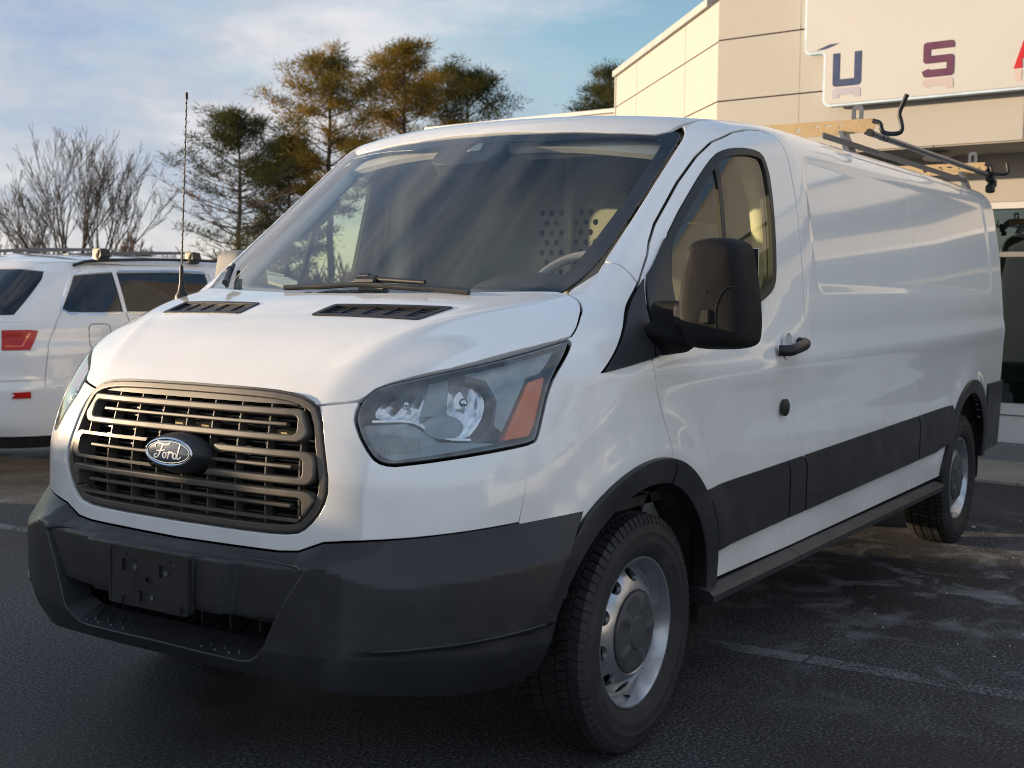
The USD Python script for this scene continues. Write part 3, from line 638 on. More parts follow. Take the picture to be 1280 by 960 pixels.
glyphs = unary_union([
    stroke([(-0.66, 0.17), (-0.72, 0.24), (-0.62, 0.33), (-0.40, 0.31), (-0.20, 0.27), (-0.02, 0.31), (0.02, 0.35)], 0.022, 0.026),     # F: flag
    stroke([(-0.30, 0.27), (-0.38, 0.10), (-0.46, -0.12), (-0.56, -0.25), (-0.68, -0.25), (-0.70, -0.14), (-0.60, -0.10)], 0.034, 0.022),   # F: stem
    stroke([(-0.60, 0.02), (-0.45, 0.03), (-0.30, 0.05), (-0.20, 0.08)], 0.018, 0.022),                                                  # F: cross stroke
    Polygon(ellip(0.105, 0.125) + [-0.20, -0.13]).difference(Polygon(ellip(0.055, 0.085) + [-0.19, -0.12])),
    stroke([(-0.12, -0.05), (-0.05, -0.03), (0.0, 0.02)], 0.014),
    stroke([(0.03, 0.02), (0.00, -0.10), (-0.03, -0.25)], 0.028, 0.024), stroke([(0.0, -0.08), (0.06, -0.02), (0.13, 0.02), (0.19, -0.02)], 0.024, 0.03),
    Polygon(ellip(0.115, 0.125) + [0.30, -0.13]).difference(Polygon(ellip(0.06, 0.085) + [0.31, -0.12])),
    stroke([(0.52, 0.32), (0.47, 0.10), (0.42, -0.15), (0.46, -0.25), (0.56, -0.20), (0.60, -0.14)], 0.028, 0.020)])
glyphs = affinity.translate(affinity.scale(glyphs, 0.080, 0.070, origin=(0, 0)), 0.004, 0.0)
m = EXTR(glyphs, 0.0016); m.apply_translation((0, 0, 0.0022)); obj('badge_lettering', to_front(m, BX, BZ), M['script'], badge)

# ---------------------------------------------------------------- headlights
HP = PLY(HEADL)
def bowl(c, r, deep):
    def b(q):
        d = np.hypot((q[:, 0] - c[0]) / r[0], (q[:, 1] - c[1]) / r[1]); return -deep * np.clip(1 - d * d, 0, 1)
    return b
M['reflector'] = usdkit.material(stage, L + 'reflector', {'g': ('geometry', {}), 'm': ('mapping', {'scale': (30.0, 60.0, 22.0)}), 'v': ('voronoi_texture', {'scale': 1.0, 'feature': 'f1'}),
    'b': ('bump', {'strength': 0.7, 'distance': 0.006}), 'p': ('principled_bsdf', {'base_color': (0.86, 0.87, 0.9), 'metallic': 1.0, 'roughness': 0.22})},
    [('g.position', 'm.vector'), ('m.vector', 'v.vector'), ('v.distance', 'b.height'), ('b.normal', 'p.normal')], surface='p.BSDF')
chrome_out = PLY(smooth_ring([(-0.560, 1.012), (-0.636, 1.016), (-0.663, 1.005), (-0.711, 0.970), (-0.771, 0.967), (-0.814, 1.012), (-0.828, 1.062), (-0.809, 1.100), (-0.764, 1.115), (-0.690, 1.106), (-0.618, 1.088), (-0.572, 1.067), (-0.556, 1.038)], 1))
c1, c2 = chrome_out.intersection(sbox(-0.698, 0.9, -0.5, 1.2)), chrome_out.intersection(sbox(-0.9, 0.9, -0.712, 1.2))
parts_h = [
    ('headlight', sheet('wrap', HP.buffer(-0.007), off=-0.125, h=0.02, thick=0.004, gap=0), 'fogged'),
    ('headlight_seal', sheet('wrap', HP.buffer(-0.001).difference(HP.buffer(-0.009)), off=-0.003, h=0.012, thick=0.125, edge=0.001, gap=0), 'black'),
    ('reflector', sheet('wrap', c1, off=-0.036, h=0.008, thick=0.02, edge=0.001, gap=0.002, bulge=bowl((-0.635, 1.055), (0.085, 0.06), 0.040)), 'reflector'),
    ('reflector', sheet('wrap', c2, off=-0.036, h=0.008, thick=0.02, edge=0.001, gap=0.002, bulge=bowl((-0.768, 1.045), (0.08, 0.085), 0.050)), 'reflector'),
    ('reflector_divider', sheet('wrap', PLY([(-0.688, 1.108), (-0.735, 1.116), (-0.722, 1.028), (-0.660, 1.022)]), off=-0.030, h=0.015, thick=0.03, edge=0.002, gap=0), 'fogged'),
    ('reflector_lip', sheet('wrap', LineString(smooth_line([(-0.555, 1.011), (-0.63, 1.016), (-0.665, 1.006), (-0.712, 0.970), (-0.775, 0.967)], 2)).buffer(0.0035), off=-0.026, h=0.006, thick=0.03, edge=0.001, gap=0), 'chrome'),
    ('lamp_shield', sheet('wrap', affinity.scale(Point(-0.716, 0.997).buffer(1, 24), 0.046, 0.030), off=-0.034, h=0.008, thick=0.02, edge=0.001, gap=0, bulge=lambda q: 0.022 * np.sqrt(np.clip(1 - ((q[:, 0] + .716) / .046) ** 2 - ((q[:, 1] - .997) / .030) ** 2, 0, 1))), 'fogged'),
    ('side_marker', sheet('wrap', PLY([(-0.966, 1.119), (-0.928, 1.109), (-0.853, 0.966), (-0.914, 0.975), (-0.930, 1.001), (-0.947, 1.058)]).buffer(0.003), off=-0.012, h=0.012, thick=0.03, edge=0.002, gap=0), 'amber'),
    ('headlight_panel', sheet('wrap', PLY([(-0.53, 1.0), (-0.63, 1.008), (-0.655, 0.998), (-0.705, 0.962), (-0.80, 0.958), (-0.85, 0.955), (-0.64, 0.92), (-0.60, 0.915), (-0.575, 0.925), (-0.545, 0.96)]), off=-0.030, h=0.02, thick=0.03, edge=0.002, gap=0), 'fogged'),
    ('headlight_panel', sheet('wrap', PLY([(-0.60, 1.098), (-0.70, 1.123), (-0.77, 1.135), (-0.86, 1.155), (-0.99, 1.185), (-1.03, 1.19), (-0.965, 1.13), (-0.925, 1.118), (-0.85, 0.98), (-0.83, 1.0), (-0.842, 1.062), (-0.822, 1.112), (-0.765, 1.128), (-0.69, 1.118)]), off=-0.022, h=0.02, thick=0.03, edge=0.002, gap=0), 'fogged'),
]
S_LENS = sheet('wrap', HP.buffer(-0.002), off=0.001, h=0.015, thick=0.006, edge=0.002, gap=0)
ribs_h = [sheet('wrap', sbox(s - 0.0022, 0.928 - (s + 0.56) * 0.10, s + 0.0022, 0.985 + (s + 0.56) * 0.12), off=-0.026, h=0.03, thick=0.01, edge=0.0008, gap=0) for s in np.arange(-0.66, -0.556, 0.0095)]
M['lens'] = usdkit.material(stage, L + 'headlight_lens', {'t': ('transparent_bsdf', {'color': (0.86, 0.91, 0.93)}), 'gl': ('glossy_bsdf', {'color': (1, 1, 1), 'roughness': 0.03}),
    'd': ('diffuse_bsdf', {'color': (0.50, 0.54, 0.57)}), 'lw': ('layer_weight', {'blend': 0.5}), 'pw': ('math', {'math_type': 'power', 'value2': 4.5}), 'f': ('math', {'math_type': 'multiply_add', 'value2': 0.93, 'value3': 0.07}),
    'g': ('geometry', {}), 'n': ('noise_texture', {'scale': 16.0, 'detail': 5.0}),
    'r': ('map_range', {'from_min': 0.35, 'from_max': 0.75, 'to_min': 0.03, 'to_max': 0.12, 'clamp': True}), 'mh': ('mix_closure', {}), 'm': ('mix_closure', {})},
    [('g.position', 'n.vector'), ('n.fac', 'r.value'), ('r.result', 'mh.fac'), ('t.BSDF', 'mh.closure1'), ('d.BSDF', 'mh.closure2'), ('lw.facing', 'pw.value1'), ('pw.value', 'f.value1'), ('f.value', 'm.fac'), ('mh.closure', 'm.closure1'), ('gl.BSDF', 'm.closure2')], surface='m.closure')
BULBS = [to3('wrap', np.array([q]), lambda p: f_body(p) + d)[0][0] for q, d in (((-0.632, 1.052), 0.050), ((-0.770, 1.056), 0.058))]
for fl in (False, True):
    hl = None
    for nm, s, mk in parts_h:
        o = put(nm, s, M[mk], hl or van, fl); hl = hl or o
    for s in ribs_h: put('reflector_rib', s, M['grey'], hl, fl)
    for c, r in ((BULBS[0], 0.010), (BULBS[1], 0.012)):
        b = trimesh.creation.icosphere(2, r); b.apply_translation(c); obj('lamp_bulb', mirror_y(b) if fl else b, M['chrome'], hl, smooth=True)
    put('headlight_lens', S_LENS, M['lens'], hl, fl)

# ---------------------------------------------------------------- front bumper
op_half = [(0, 0.652), (0.425, 0.648), (0.400, 0.600), (0.380, 0.566), (0.351, 0.500), (0.329, 0.441), (0.312, 0.412), (0.290, 0.394), (0.262, 0.389), (0, 0.394)]
OPEN = PLY(sym0(op_half)).buffer(-0.012).buffer(0.012, 8)
bot = [(0.972, 0.336), (0.940, 0.292), (0.84, 0.289), (0.74, 0.298), (0.63, 0.311), (0.485, 0.325), (0.40, 0.338), (0.3, 0.347), (0, 0.352)]
bump_half = [(a, b + 0.003) for a, b in ZT[:8]] + [(0.993, 0.631), (0.950, 0.518), (0.978, 0.486), (0.969, 0.445)] + bot
cov = PLY(sym0(bump_half)).difference(OPEN)
bumper = put('front_bumper', sheet('wrap', cov, f=f_bump, off=0.002, h=0.0125, thick=0.085, edge=0.005, gap=0.0), M['trim'], van)
beam = put('bumper_beam', sheet('wrap', PLY(sym0([(0, 0.666), (0.440, 0.660), (0.44, 0.60), (0.40, 0.512), (0.28, 0.502), (0, 0.502)])), f=f_beam, h=0.0125, thick=0.06, edge=0.006, gap=0), M['trim'], bumper)
for fl in (False, True):
    put('bumper_moulding', sheet('wrap', LineString(smooth_line([(-0.560, 0.4475), (-0.668, 0.4565), (-0.780, 0.464), (-0.86, 0.470), (-0.945, 0.479)])).buffer(0.0055, cap_style=2), f=f_bump, off=0.005, h=0.01, thick=0.02, edge=0.003, gap=0), M['trim'], bumper, fl)
obj('intake_back', BOX(0.01, 1.36, 0.34, (0.345, 0, 0.50)), M['matt'], bumper)
fl_ = HULL([(0.072, -0.30, 0.386), (0.072, 0.30, 0.386), (0.33, -0.40, 0.462), (0.33, 0.40, 0.462), (0.072, -0.30, 0.37), (0.072, 0.30, 0.37), (0.30, -0.40, 0.40), (0.30, 0.40, 0.40)])
obj('intake_floor', fl_, M['black'], bumper)
for k in range(12):
    y = -0.285 + k * 0.052
    obj('intake_rib', HULL([(0.080, y - 0.008, 0.388), (0.080, y + 0.008, 0.388), (0.090, y, 0.412), (0.32, y - 0.008 + 0.02, 0.45), (0.32, y + 0.028, 0.45), (0.32, y + 0.02, 0.482)]), M['black'], bumper)
    b = trimesh.creation.icosphere(1, 0.0035); b.apply_translation((0.076, y + 0.026, 0.399)); obj('intake_stud', b, M['alu'], bumper)
for y in (-0.27, -0.16, -0.05, 0.06, 0.17, 0.28):
    obj('intake_vane', BOX(0.05, 0.008, 0.12, (0.20, y, 0.46), bev=0.002), M['black'], bumper)
obj('intake_bar', BOX(0.03, 0.78, 0.010, (0.19, 0, 0.470)), M['black'], bumper)
# number plate bracket
pw, ph = 0.155, 0.079
pl = sbox(-pw, -ph, pw, ph).buffer(-0.008).buffer(0.008, 8)
pockets = [sbox(-0.105, 0.012, -0.042, 0.045), sbox(0.042, 0.010, 0.105, 0.043), sbox(-0.034, -0.066, 0.030, -0.036)]
face = pl.buffer(-0.004)
for p in pockets: face = face.difference(p)
face = face.difference(Point(0.0, -0.003).buffer(0.010, 24))
face = face.difference(Point(-0.086, 0.058).buffer(0.0035)).difference(Point(0.088, 0.056).buffer(0.0035))
def plate(poly, w, h): m = EXTR(poly, h); m.apply_translation((0, 0, w)); return to_front(m, 0.0365, 0.567, 1.5)
br = obj('number_plate_bracket', plate(pl, -0.022, 0.020), M['black'], bumper)
obj('bracket_face', plate(face, -0.002, 0.006), M['black'], bumper)
obj('bracket_rim', plate(pl.buffer(0.001).difference(pl.buffer(-0.006)), -0.006, 0.0125), M['black'], bumper)
obj('bracket_boss', plate(Point(0, -0.003).buffer(0.013, 24).difference(Point(0, -0.003).buffer(0.009, 24)), 0.0, 0.006), M['black'], bumper)
for p, c in zip(pockets, ((-0.055, 0.026), (0.065, 0.022), (0.012, -0.05))):
    obj('bracket_screw', plate(Point(c).buffer(0.0065, 16), -0.004, 0.006), M['alu'], bumper)
for u in (-0.112, 0.118): obj('bracket_clip', plate(sbox(u - 0.014, -0.078, u + 0.014, -0.056).buffer(-0.003).buffer(0.003), 0.002, 0.010), M['black'], bumper)
obj('bracket_flank', HULL([(0.062, -0.155, 0.645), (0.062, -0.155, 0.50), (0.062, -0.188, 0.64), (0.062, -0.18, 0.505), (0.09, -0.15, 0.645), (0.09, -0.15, 0.5), (0.09, -0.2, 0.65), (0.09, -0.195, 0.5), (0.045, -0.154, 0.64), (0.045, -0.154, 0.505)]), M['trim'], bumper)

# ---------------------------------------------------------------- wheels
TY = [(0.218, 0.055), (0.222, 0.086), (0.228, 0.098), (0.245, 0.108), (0.262, 0.1150), (0.264, 0.1165), (0.270, 0.1165), (0.272, 0.1155), (0.290, 0.1165), (0.292, 0.1185), (0.298, 0.1185), (0.300, 0.1165), (0.312, 0.114), (0.328, 0.106), (0.338, 0.099), (0.3425, 0.094), (0.3440, 0.06), (0.3445, 0.0)]
TY = TY + [(r, -y) for r, y in TY[-2::-1]]
def tyre_mesh(): return LATHE([(r, -y) for r, y in TY], 96)
def tread_mesh(N=78):
    V, F = [], []
    def block(a0, a1, y0, y1, skew, r0, r1, r1b=None):
        r1b = r1 if r1b is None else r1b; base = len(V)
        for rr in ((r0, r0), (r1, r1b)):
            for a, y, r in ((a0, y0, rr[0]), (a1, y0, rr[0]), (a1 + skew, y1, rr[1]), (a0 + skew, y1, rr[1])):
                V.append((r * math.cos(a), y, r * math.sin(a)))
        for q in ((0, 1, 2, 3), (4, 7, 6, 5), (0, 4, 5, 1), (1, 5, 6, 2), (2, 6, 7, 3), (3, 7, 4, 0)):
            F.append((base + q[0], base + q[1], base + q[2])); F.append((base + q[0], base + q[2], base + q[3]))
    p = 2 * PI / N
    for k in range(N):
        a = k * p
        for y0, y1, sk, ph_ in ((-0.060, -0.030, 0.25, 0.3), (-0.022, 0.022, -0.3, 0.0), (0.030, 0.060, 0.25, 0.55)):
            block(a + ph_ * p, a + (ph_ + 0.84) * p, y0, y1, sk * p, 0.340, 0.3535)
        for sg in (-1, 1):
            block(a, a + 0.80 * p, sg * 0.068, sg * 0.098, 0.25 * p, 0.336, 0.3525, 0.3475)
            block(a + 0.25 * p, a + 1.05 * p, sg * 0.098, sg * 0.111, 0.1 * p, 0.31, 0.3475, 0.327)
    m = trimesh.Trimesh(np.array(V), np.array(F), process=False); m.fix_normals(); return m
def rim_mesh():
    prof = [(0.196, 0.10), (0.196, 0.03), (0.205, -0.050), (0.212, -0.078), (0.219, -0.086), (0.2235, -0.092), (0.2225, -0.096), (0.217, -0.0955), (0.212, -0.088), (0.206, -0.075), (0.200, -0.062), (0.194, -0.047), (0.186, -0.044), (0.178, -0.050), (0.168, -0.062), (0.152, -0.074), (0.136, -0.083), (0.126, -0.086), (0.118, -0.080), (0.060, -0.080), (0.060, -0.060), (0.12, -0.06), (0.136, -0.066), (0.152, -0.058), (0.168, -0.045), (0.178, -0.036), (0.187, -0.034), (0.187, 0.03), (0.187, 0.10)]
    m = man(LATHE(prof + [prof[0]], 120))
    if m.volume() < 0: m = man(trimesh.Trimesh(*(lambda q: (q.vertices, q.faces[:, ::-1]))(LATHE(prof + [prof[0]], 120)), process=False))
    for k in range(10):
        a = 2 * PI * (k + 0.3) / 10
        c = trimesh.creation.cylinder(1.0, 0.2, sections=24); c.apply_scale((0.024, 0.0195, 1)); c.apply_transform(ROT([1, 0, 0], 90)); c.apply_transform(ROT([0, 0, 1], 0))
        c.apply_transform(ROT([0, 1, 0], 90)); c.apply_translation((0.166, -0.05, 0)); c.apply_transform(ROT([0, 1, 0], -math.degrees(a)))
        m = m - man(c)
    return unman(m)
def cap_mesh():
    n, V, rows = 80, [], []
    for r, d in ((0.119, -0.080), (0.118, -0.089), (0.112, -0.094), (0.100, -0.095), (0.085, -0.096), (0.065, -0.097), (0.050, -0.098), (0.046, -0.102), (0.030, -0.103), (0.012, -0.1035)):
        for k in range(n):
            a = 2 * PI * k / n; b = max(0.0, math.cos(5 * a)) ** 2
            V.append((r * math.cos(a), d - (0.008 * b if 0.055 < r < 0.105 else 0.0), r * math.sin(a)))
        rows.append(1)
    F = []
    for i in range(len(rows) - 1):
        for k in range(n):
            q = (k + 1) % n; F += [(i * n + k, i * n + q, (i + 1) * n + q), (i * n + k, (i + 1) * n + q, (i + 1) * n + k)]
    c = len(V); V.append((0, -0.1035, 0)); F += [((len(rows) - 1) * n + k, (len(rows) - 1) * n + (k + 1) % n, c) for k in range(n)]
    return trimesh.Trimesh(np.array(V), np.array(F), process=False)
def outward(m, c=(0, 0.3, 0)):
    m = m.copy(); m.fix_normals(); return m
RIM, TYM, TRM, CAPM = rim_mesh(), tyre_mesh(), tread_mesh(), outward(cap_mesh())
TYM.fix_normals()
DISC = LATHE([(0.0, -0.03), (0.15, -0.03), (0.15, -0.01), (0.0, -0.01)], 40)
for wx, wz in ((1.022, 0.3525), (4.778, 0.3535)):
    for fl in (False, True):
        def w(m):
            m = m.copy(); m.apply_translation((wx, -0.865, wz)); return mirror_y(m) if fl else m
        wh = obj('wheel', w(RIM), M['silver'], van, smooth=35)
        obj('tyre', w(TYM), M['rubber'], wh, smooth=40); obj('tread', w(TRM), M['rubber'], wh)
        obj('hub_cap', w(CAPM), M['cap'], wh, smooth=30); obj('brake_disc', w(DISC), M['matt'], wh)
        vb = w(TUBE([(0, -0.055, -0.20), (0.004, -0.075, -0.197)], 0.004)); obj('valve', vb, M['black'], wh)
# wheel housings
for (cx, cz) in (FA, RA):
    t = np.radians(np.linspace(-12, 158, 40)); V, F = [], []
    for yy, rr in ((-0.965, 0.432), (-0.93, 0.445), (-0.60, 0.445)):
        V += [(cx + rr * math.cos(a), yy, cz + rr * math.sin(a)) for a in t]
    for i in range(2):
        for k in range(39): a = i * 40 + k; F += [(a, a + 1, a + 41), (a, a + 41, a + 40)]
    V += [(cx, -0.60, cz)]; F += [(80 + k, 81 + k, 120) for k in range(39)]
    m = trimesh.Trimesh(np.array(V), np.array(F), process=False)
    for fl in (False, True): obj('wheel_housing', mirror_y(m) if fl else m, M['liner'], van, smooth=50)
for sg in (-1, 1):
    obj('suspension_strut', cat_([TUBE([(1.03, sg * 0.72, 0.35), (1.06, sg * 0.66, 0.83)], 0.035), TUBE([(1.0, sg * 0.76, 0.36), (1.0, sg * 0.3, 0.34)], 0.03)]), M['inner'], van)
    p = HULL([(1.20, sg * 0.90, 0.74), (1.32, sg * 0.90, 0.60), (1.36, sg * 0.90, 0.45), (1.27, sg * 0.90, 0.45), (1.16, sg * 0.90, 0.68), (1.20, sg * 0.86, 0.74), (1.32, sg * 0.86, 0.60), (1.36, sg * 0.86, 0.45), (1.27, sg * 0.86, 0.45)])
    obj('inner_fender', p, M['inner'], van)
    # sill step
    prof = [(-0.985, 0.412), (-1.020, 0.404), (-1.035, 0.392), (-1.035, 0.372), (-1.01, 0.360), (-0.90, 0.360), (-0.90, 0.412)]
    for x0, x1 in ((1.40, 2.165), (2.170, 4.20)):
        V = [(x0, sg * -a * 1, b) for a, b in prof] + [(x1, sg * -a * 1, b) for a, b in prof]
        obj('side_step', HULL([(x0, -sg * a if sg > 0 else a, b) for a, b in prof] + [(x1, -sg * a if sg > 0 else a, b) for a, b in prof]), M['trim'], van)
obj('underbody', BOX(3.9, 1.72, 0.10, (3.4, 0, 0.47)), M['matt'], van)
obj('engine_tray', BOX(0.9, 1.1, 0.12, (0.85, 0, 0.42)), M['matt'], van)
obj('rear_axle', cat_([TUBE([(4.778, -0.8, 0.35), (4.778, 0.8, 0.35)], 0.05), trimesh.creation.icosphere(2, 0.14).apply_translation((4.778, 0, 0.35))]), M['matt'], van)

# ---------------------------------------------------------------- door furniture, mirrors, wipers, aerial
for fl in (False, True):
    dr = stage.GetPrimAtPath('/World/panel_van/front_door' + ('_001' if fl else ''))
    fe = stage.GetPrimAtPath('/World/panel_van/fender' + ('_001' if fl else ''))
    mm = (lambda m: mirror_y(m)) if fl else (lambda m: m)
    cup = LATHE([(0.0, 0.018), (0.030, 0.014), (0.040, 0.004), (0.0425, 0.0), (0.0445, 0.001)], 40); cup.apply_scale((1, 1, 1.1)); cup.apply_translation((2.02, -1.0235, 1.165)); cup.fix_normals()
    obj('handle_cup', mm(cup), M['white'], dr, smooth=40)
    pts = smooth_line([(1.935, -1.022, 1.152), (1.95, -1.058, 1.152), (1.99, -1.064, 1.157), (2.06, -1.064, 1.164), (2.115, -1.058, 1.170), (2.125, -1.022, 1.171)], 2)
    h = TUBE(pts, 0.0175, 10); h.vertices[:, 2] = (h.vertices[:, 2] - 1.16) * 1.15 + 1.16
    obj('door_handle', mm(h), M['black'], dr, smooth=40)
    lk = LATHE([(0.030, 0.0), (0.031, -0.010), (0.026, -0.014), (0.014, -0.015), (0.012, -0.019), (0.0, -0.020)], 32); lk.apply_translation((2.03, -1.008, 0.945)); lk.fix_normals()
    obj('lock_cap', mm(lk), M['black'], dr, smooth=40)
    # mirror: head, arm, foot
    def hull_spheres(ps):
        return man(trimesh.convex.convex_hull(np.vstack([trimesh.creation.icosphere(2, r).vertices + np.array(c) for c, r in ps])))
    arm = hull_spheres([((1.07, -0.99, 1.30), 0.026), ((1.07, -0.99, 1.225), 0.026), ((1.075, -1.13, 1.30), 0.024), ((1.075, -1.13, 1.245), 0.024)]) + \
          hull_spheres([((1.05, -0.985, 1.235), 0.03), ((1.07, -1.09, 1.215), 0.025), ((1.08, -0.99, 1.185), 0.022), ((1.08, -1.07, 1.195), 0.018)])
    arm = unman(arm.refine_to_length(0.012)); arm.merge_vertices(); trimesh.smoothing.filter_taubin(arm, iterations=8)
    prof = [(-1.082, 1.255), (-1.076, 1.30), (-1.086, 1.40), (-1.098, 1.470), (-1.112, 1.494), (-1.14, 1.502), (-1.19, 1.505), (-1.24, 1.497), (-1.262, 1.478), (-1.278, 1.40), (-1.293, 1.30), (-1.294, 1.225), (-1.284, 1.203), (-1.245, 1.190), (-1.13, 1.188), (-1.100, 1.200)]
    pr = smooth_ring(prof, 2); pr[:, 0] = -1.078 + (pr[:, 0] + 1.078) * 0.95; ctr = pr.mean(0); rows, nn = [], len(pr)
    for x, k in ((1.140, 0.02), (1.140, 0.90), (1.138, 0.94), (1.128, 0.98), (1.110, 0.995), (1.085, 1.0), (1.055, 0.995), (1.030, 0.98), (1.012, 0.955), (1.000, 0.915), (0.992, 0.85), (0.987, 0.75), (0.984, 0.55), (0.982, 0.3), (0.981, 0.02)):
        q = ctr + (pr - ctr) * k; rows.append(np.column_stack([x + 0.10 * (np.abs(q[:, 0]) - 1.09) * (1 if x < 1.12 else 0.35), q]))
    Fh = []
    for i in range(len(rows) - 1):
        for k in range(nn): q = (k + 1) % nn; Fh += [(i * nn + k, i * nn + q, (i + 1) * nn + q), (i * nn + k, (i + 1) * nn + q, (i + 1) * nn + k)]
    head = trimesh.Trimesh(np.vstack(rows), np.array(Fh), process=False); head.fix_normals()
    if not fl:
        obj('mirror_arm', arm, M['mirror'], van, smooth=35)
        mh = obj('mirror_head', head, M['mirror'], van, smooth=60)
        rib = unman(hull_spheres([((1.020, -1.08, 1.303), 0.018), ((1.020, -1.08, 1.262), 0.018), ((0.994, -1.18, 1.296), 0.008), ((0.994, -1.18, 1.270), 0.008)])); obj('mirror_rib', rib, M['mirror'], mh, smooth=35)
        ol = smooth_ring([(-1.200, 1.30), (-1.212, 1.345), (-1.235, 1.368), (-1.275, 1.365), (-1.2845, 1.30), (-1.280, 1.245), (-1.262, 1.226), (-1.215, 1.226), (-1.202, 1.25)], 2); ol = np.vstack([ol, ol[:1]])
        hp_, ri, _ = head.ray.intersects_location(np.column_stack([np.full(len(ol), 0.6), ol]), np.tile([1.0, 0, 0], (len(ol), 1)), multiple_hits=False)
        ordr = np.argsort(ri)
        if len(ordr) > 8: obj('mirror_joint', TUBE(hp_[ordr], 0.0016, 6), M['matt'], mh)
        obj('mirror_glass', BOX(0.004, 0.15, 0.24, (1.152, -1.185, 1.355), bev=0.001), M['chrome'], mh)
    else:
        # the far mirror is folded back along the door
        obj('mirror_arm', unman(hull_spheres([((1.10, 1.00, 1.30), 0.026), ((1.10, 1.00, 1.225), 0.026), ((1.20, 1.06, 1.30), 0.024), ((1.20, 1.06, 1.245), 0.024)])), M['trim'], van, smooth=35)
        hd = head.copy(); hd.apply_translation((-1.06, 1.09, 0)); hd.apply_transform(ROT([0, 0, 1], 82)); hd.apply_translation((1.38, 1.10, 0.0))
        obj('mirror_head', hd, M['grey'], van, smooth=60)  # lighter grey puts the sunlight on this black plastic into its colour
    # wiper arms
w1 = smooth_line([(0.800, -0.505, 1.343), (0.800, -0.40, 1.350), (0.795, -0.25, 1.356), (0.800, -0.102, 1.366), (0.785, 0.06, 1.356), (0.775, 0.205, 1.352)], 2)
wp = obj('wiper', TUBE(w1, 0.0085, 8), M['black'], van, smooth=40)
obj('wiper_arm', TUBE([(0.805, -0.34, 1.372), (0.815, -0.20, 1.378), (0.82, -0.10, 1.380)], [0.007, 0.009, 0.011]), M['black'], wp, smooth=40)
obj('wiper_clip', cat_([BOX(0.035, 0.085, 0.022, (0.815, -0.105, 1.378), ROT([0, 1, 0], -35), bev=0.006), BOX(0.02, 0.045, 0.012, (0.822, -0.09, 1.392), ROT([0, 1, 0], -35), bev=0.004)]), M['black'], wp)
pA, _ = to3('ws', np.array([(0.27, 0.705), (0.17, 0.63), (0.045, 0.51)])); nA = np.array([-math.sin(WS_A), 0, math.cos(WS_A)])
wq = obj('wiper', TUBE(pA + nA * np.array([[0.012], [0.016], [0.020]]), 0.007, 8), M['black'], van, smooth=40)
obj('wiper_arm', TUBE([pA[0] * .35 + pA[1] * .65 + nA * 0.026, pA[2] + nA * 0.034], [0.008, 0.010]), M['black'], wq)
obj('wiper_clip', BOX(0.035, 0.03, 0.02, tuple(pA[0] * .3 + pA[1] * .7 + nA * 0.026), ROT([0, 1, 0], -36), bev=0.008), M['black'], wq)
ab, _ = to3('hood', np.array([[0.866, 0.775]])); ab = ab[0] + [0, 0.0, 0]
ae = obj('aerial_base', LATHE([(0.025, -0.01), (0.024, 0.006), (0.015, 0.02), (0.009, 0.05), (0.006, 0.11), (0.0, 0.112)], 24, 'z').apply_translation(ab), M['black'], van, smooth=40)
t = np.linspace(0, 1, 160)
tip = ab + np.array([0.02, -0.012, 0.693])
core = (ab + [0, 0, 0.10])[None] * (1 - t[:, None]) + tip[None] * t[:, None]
obj('aerial_mast', TUBE(core, np.interp(t, [0, 1], [0.0030, 0.0022]), 6), M['black'], ae)
sp = core + 0.0030 * np.stack([np.cos(t * 2 * PI * 22), np.sin(t * 2 * PI * 22), 0 * t], -1)
obj('aerial_coil', TUBE(sp, 0.0010, 5), M['trim'], ae)
obj('aerial_tip', TUBE([tip, tip + [0, 0, 0.022]], 0.005, 8), M['black'], ae)
# ---------------------------------------------------------------- inside the cab
obj('dashboard', HULL([(0.92, -0.74, 1.31), (0.92, 0.74, 1.31), (0.82, -0.35, 1.315), (0.82, 0.35, 1.315), (1.28, -0.84, 1.295), (1.28, 0.84, 1.295), (1.36, -0.86, 1.20), (1.36, 0.86, 1.20), (1.36, -0.86, 0.95), (1.36, 0.86, 0.95), (0.95, -0.80, 0.95), (0.95, 0.80, 0.95)]), M['dash'], van)
def dome_mesh(c, r, zs=1.0):
    m = trimesh.creation.icosphere(3, 1.0); m.apply_scale(r); m.apply_translation(c); return m
obj('instrument_hood', dome_mesh((1.22, -0.46, 1.285), (0.17, 0.27, 0.125)), M['dash'], van, smooth=True)
obj('storage_bin', dome_mesh((1.10, 0.10, 1.305), (0.14, 0.22, 0.065)), M['dash'], van, smooth=True)
obj('bin_lid', HULL([(1.02, 0.0, 1.365), (1.02, 0.19, 1.365), (1.10, 0.0, 1.378), (1.10, 0.19, 1.378), (1.02, 0, 1.35), (1.1, 0.19, 1.35), (1.02, 0.19, 1.35), (1.1, 0, 1.35)]), M['cream'], van)
def torus(R, r, n=48, m=12):
    a = np.arange(n + 1) * 2 * PI / n; return TUBE(np.stack([R * np.cos(a), R * np.sin(a), 0 * a], -1), r, m, caps=False)
T = trimesh.transformations.translation_matrix((1.47, -0.46, 1.325)) @ ROT([0, 1, 0], -52)
sw = torus(0.19, 0.0165); sw.apply_transform(T)
st = obj('steering_wheel', sw, M['grey'], van, smooth=True)
for a in (90, 210, 330):
    s = HULL([(0, -0.02, 0.004), (0, 0.02, 0.004), (0.18, -0.016, 0.004), (0.18, 0.016, 0.004), (0, -0.02, -0.01), (0, 0.02, -0.01), (0.18, -0.016, -0.008), (0.18, 0.016, -0.008)]); s.apply_transform(ROT([0, 0, 1], a)); s.apply_transform(T); obj('wheel_spoke', s, M['dash'], st)
hb = trimesh.creation.cylinder(0.065, 0.035); hb.apply_transform(T); obj('wheel_hub', hb, M['dash'], st)
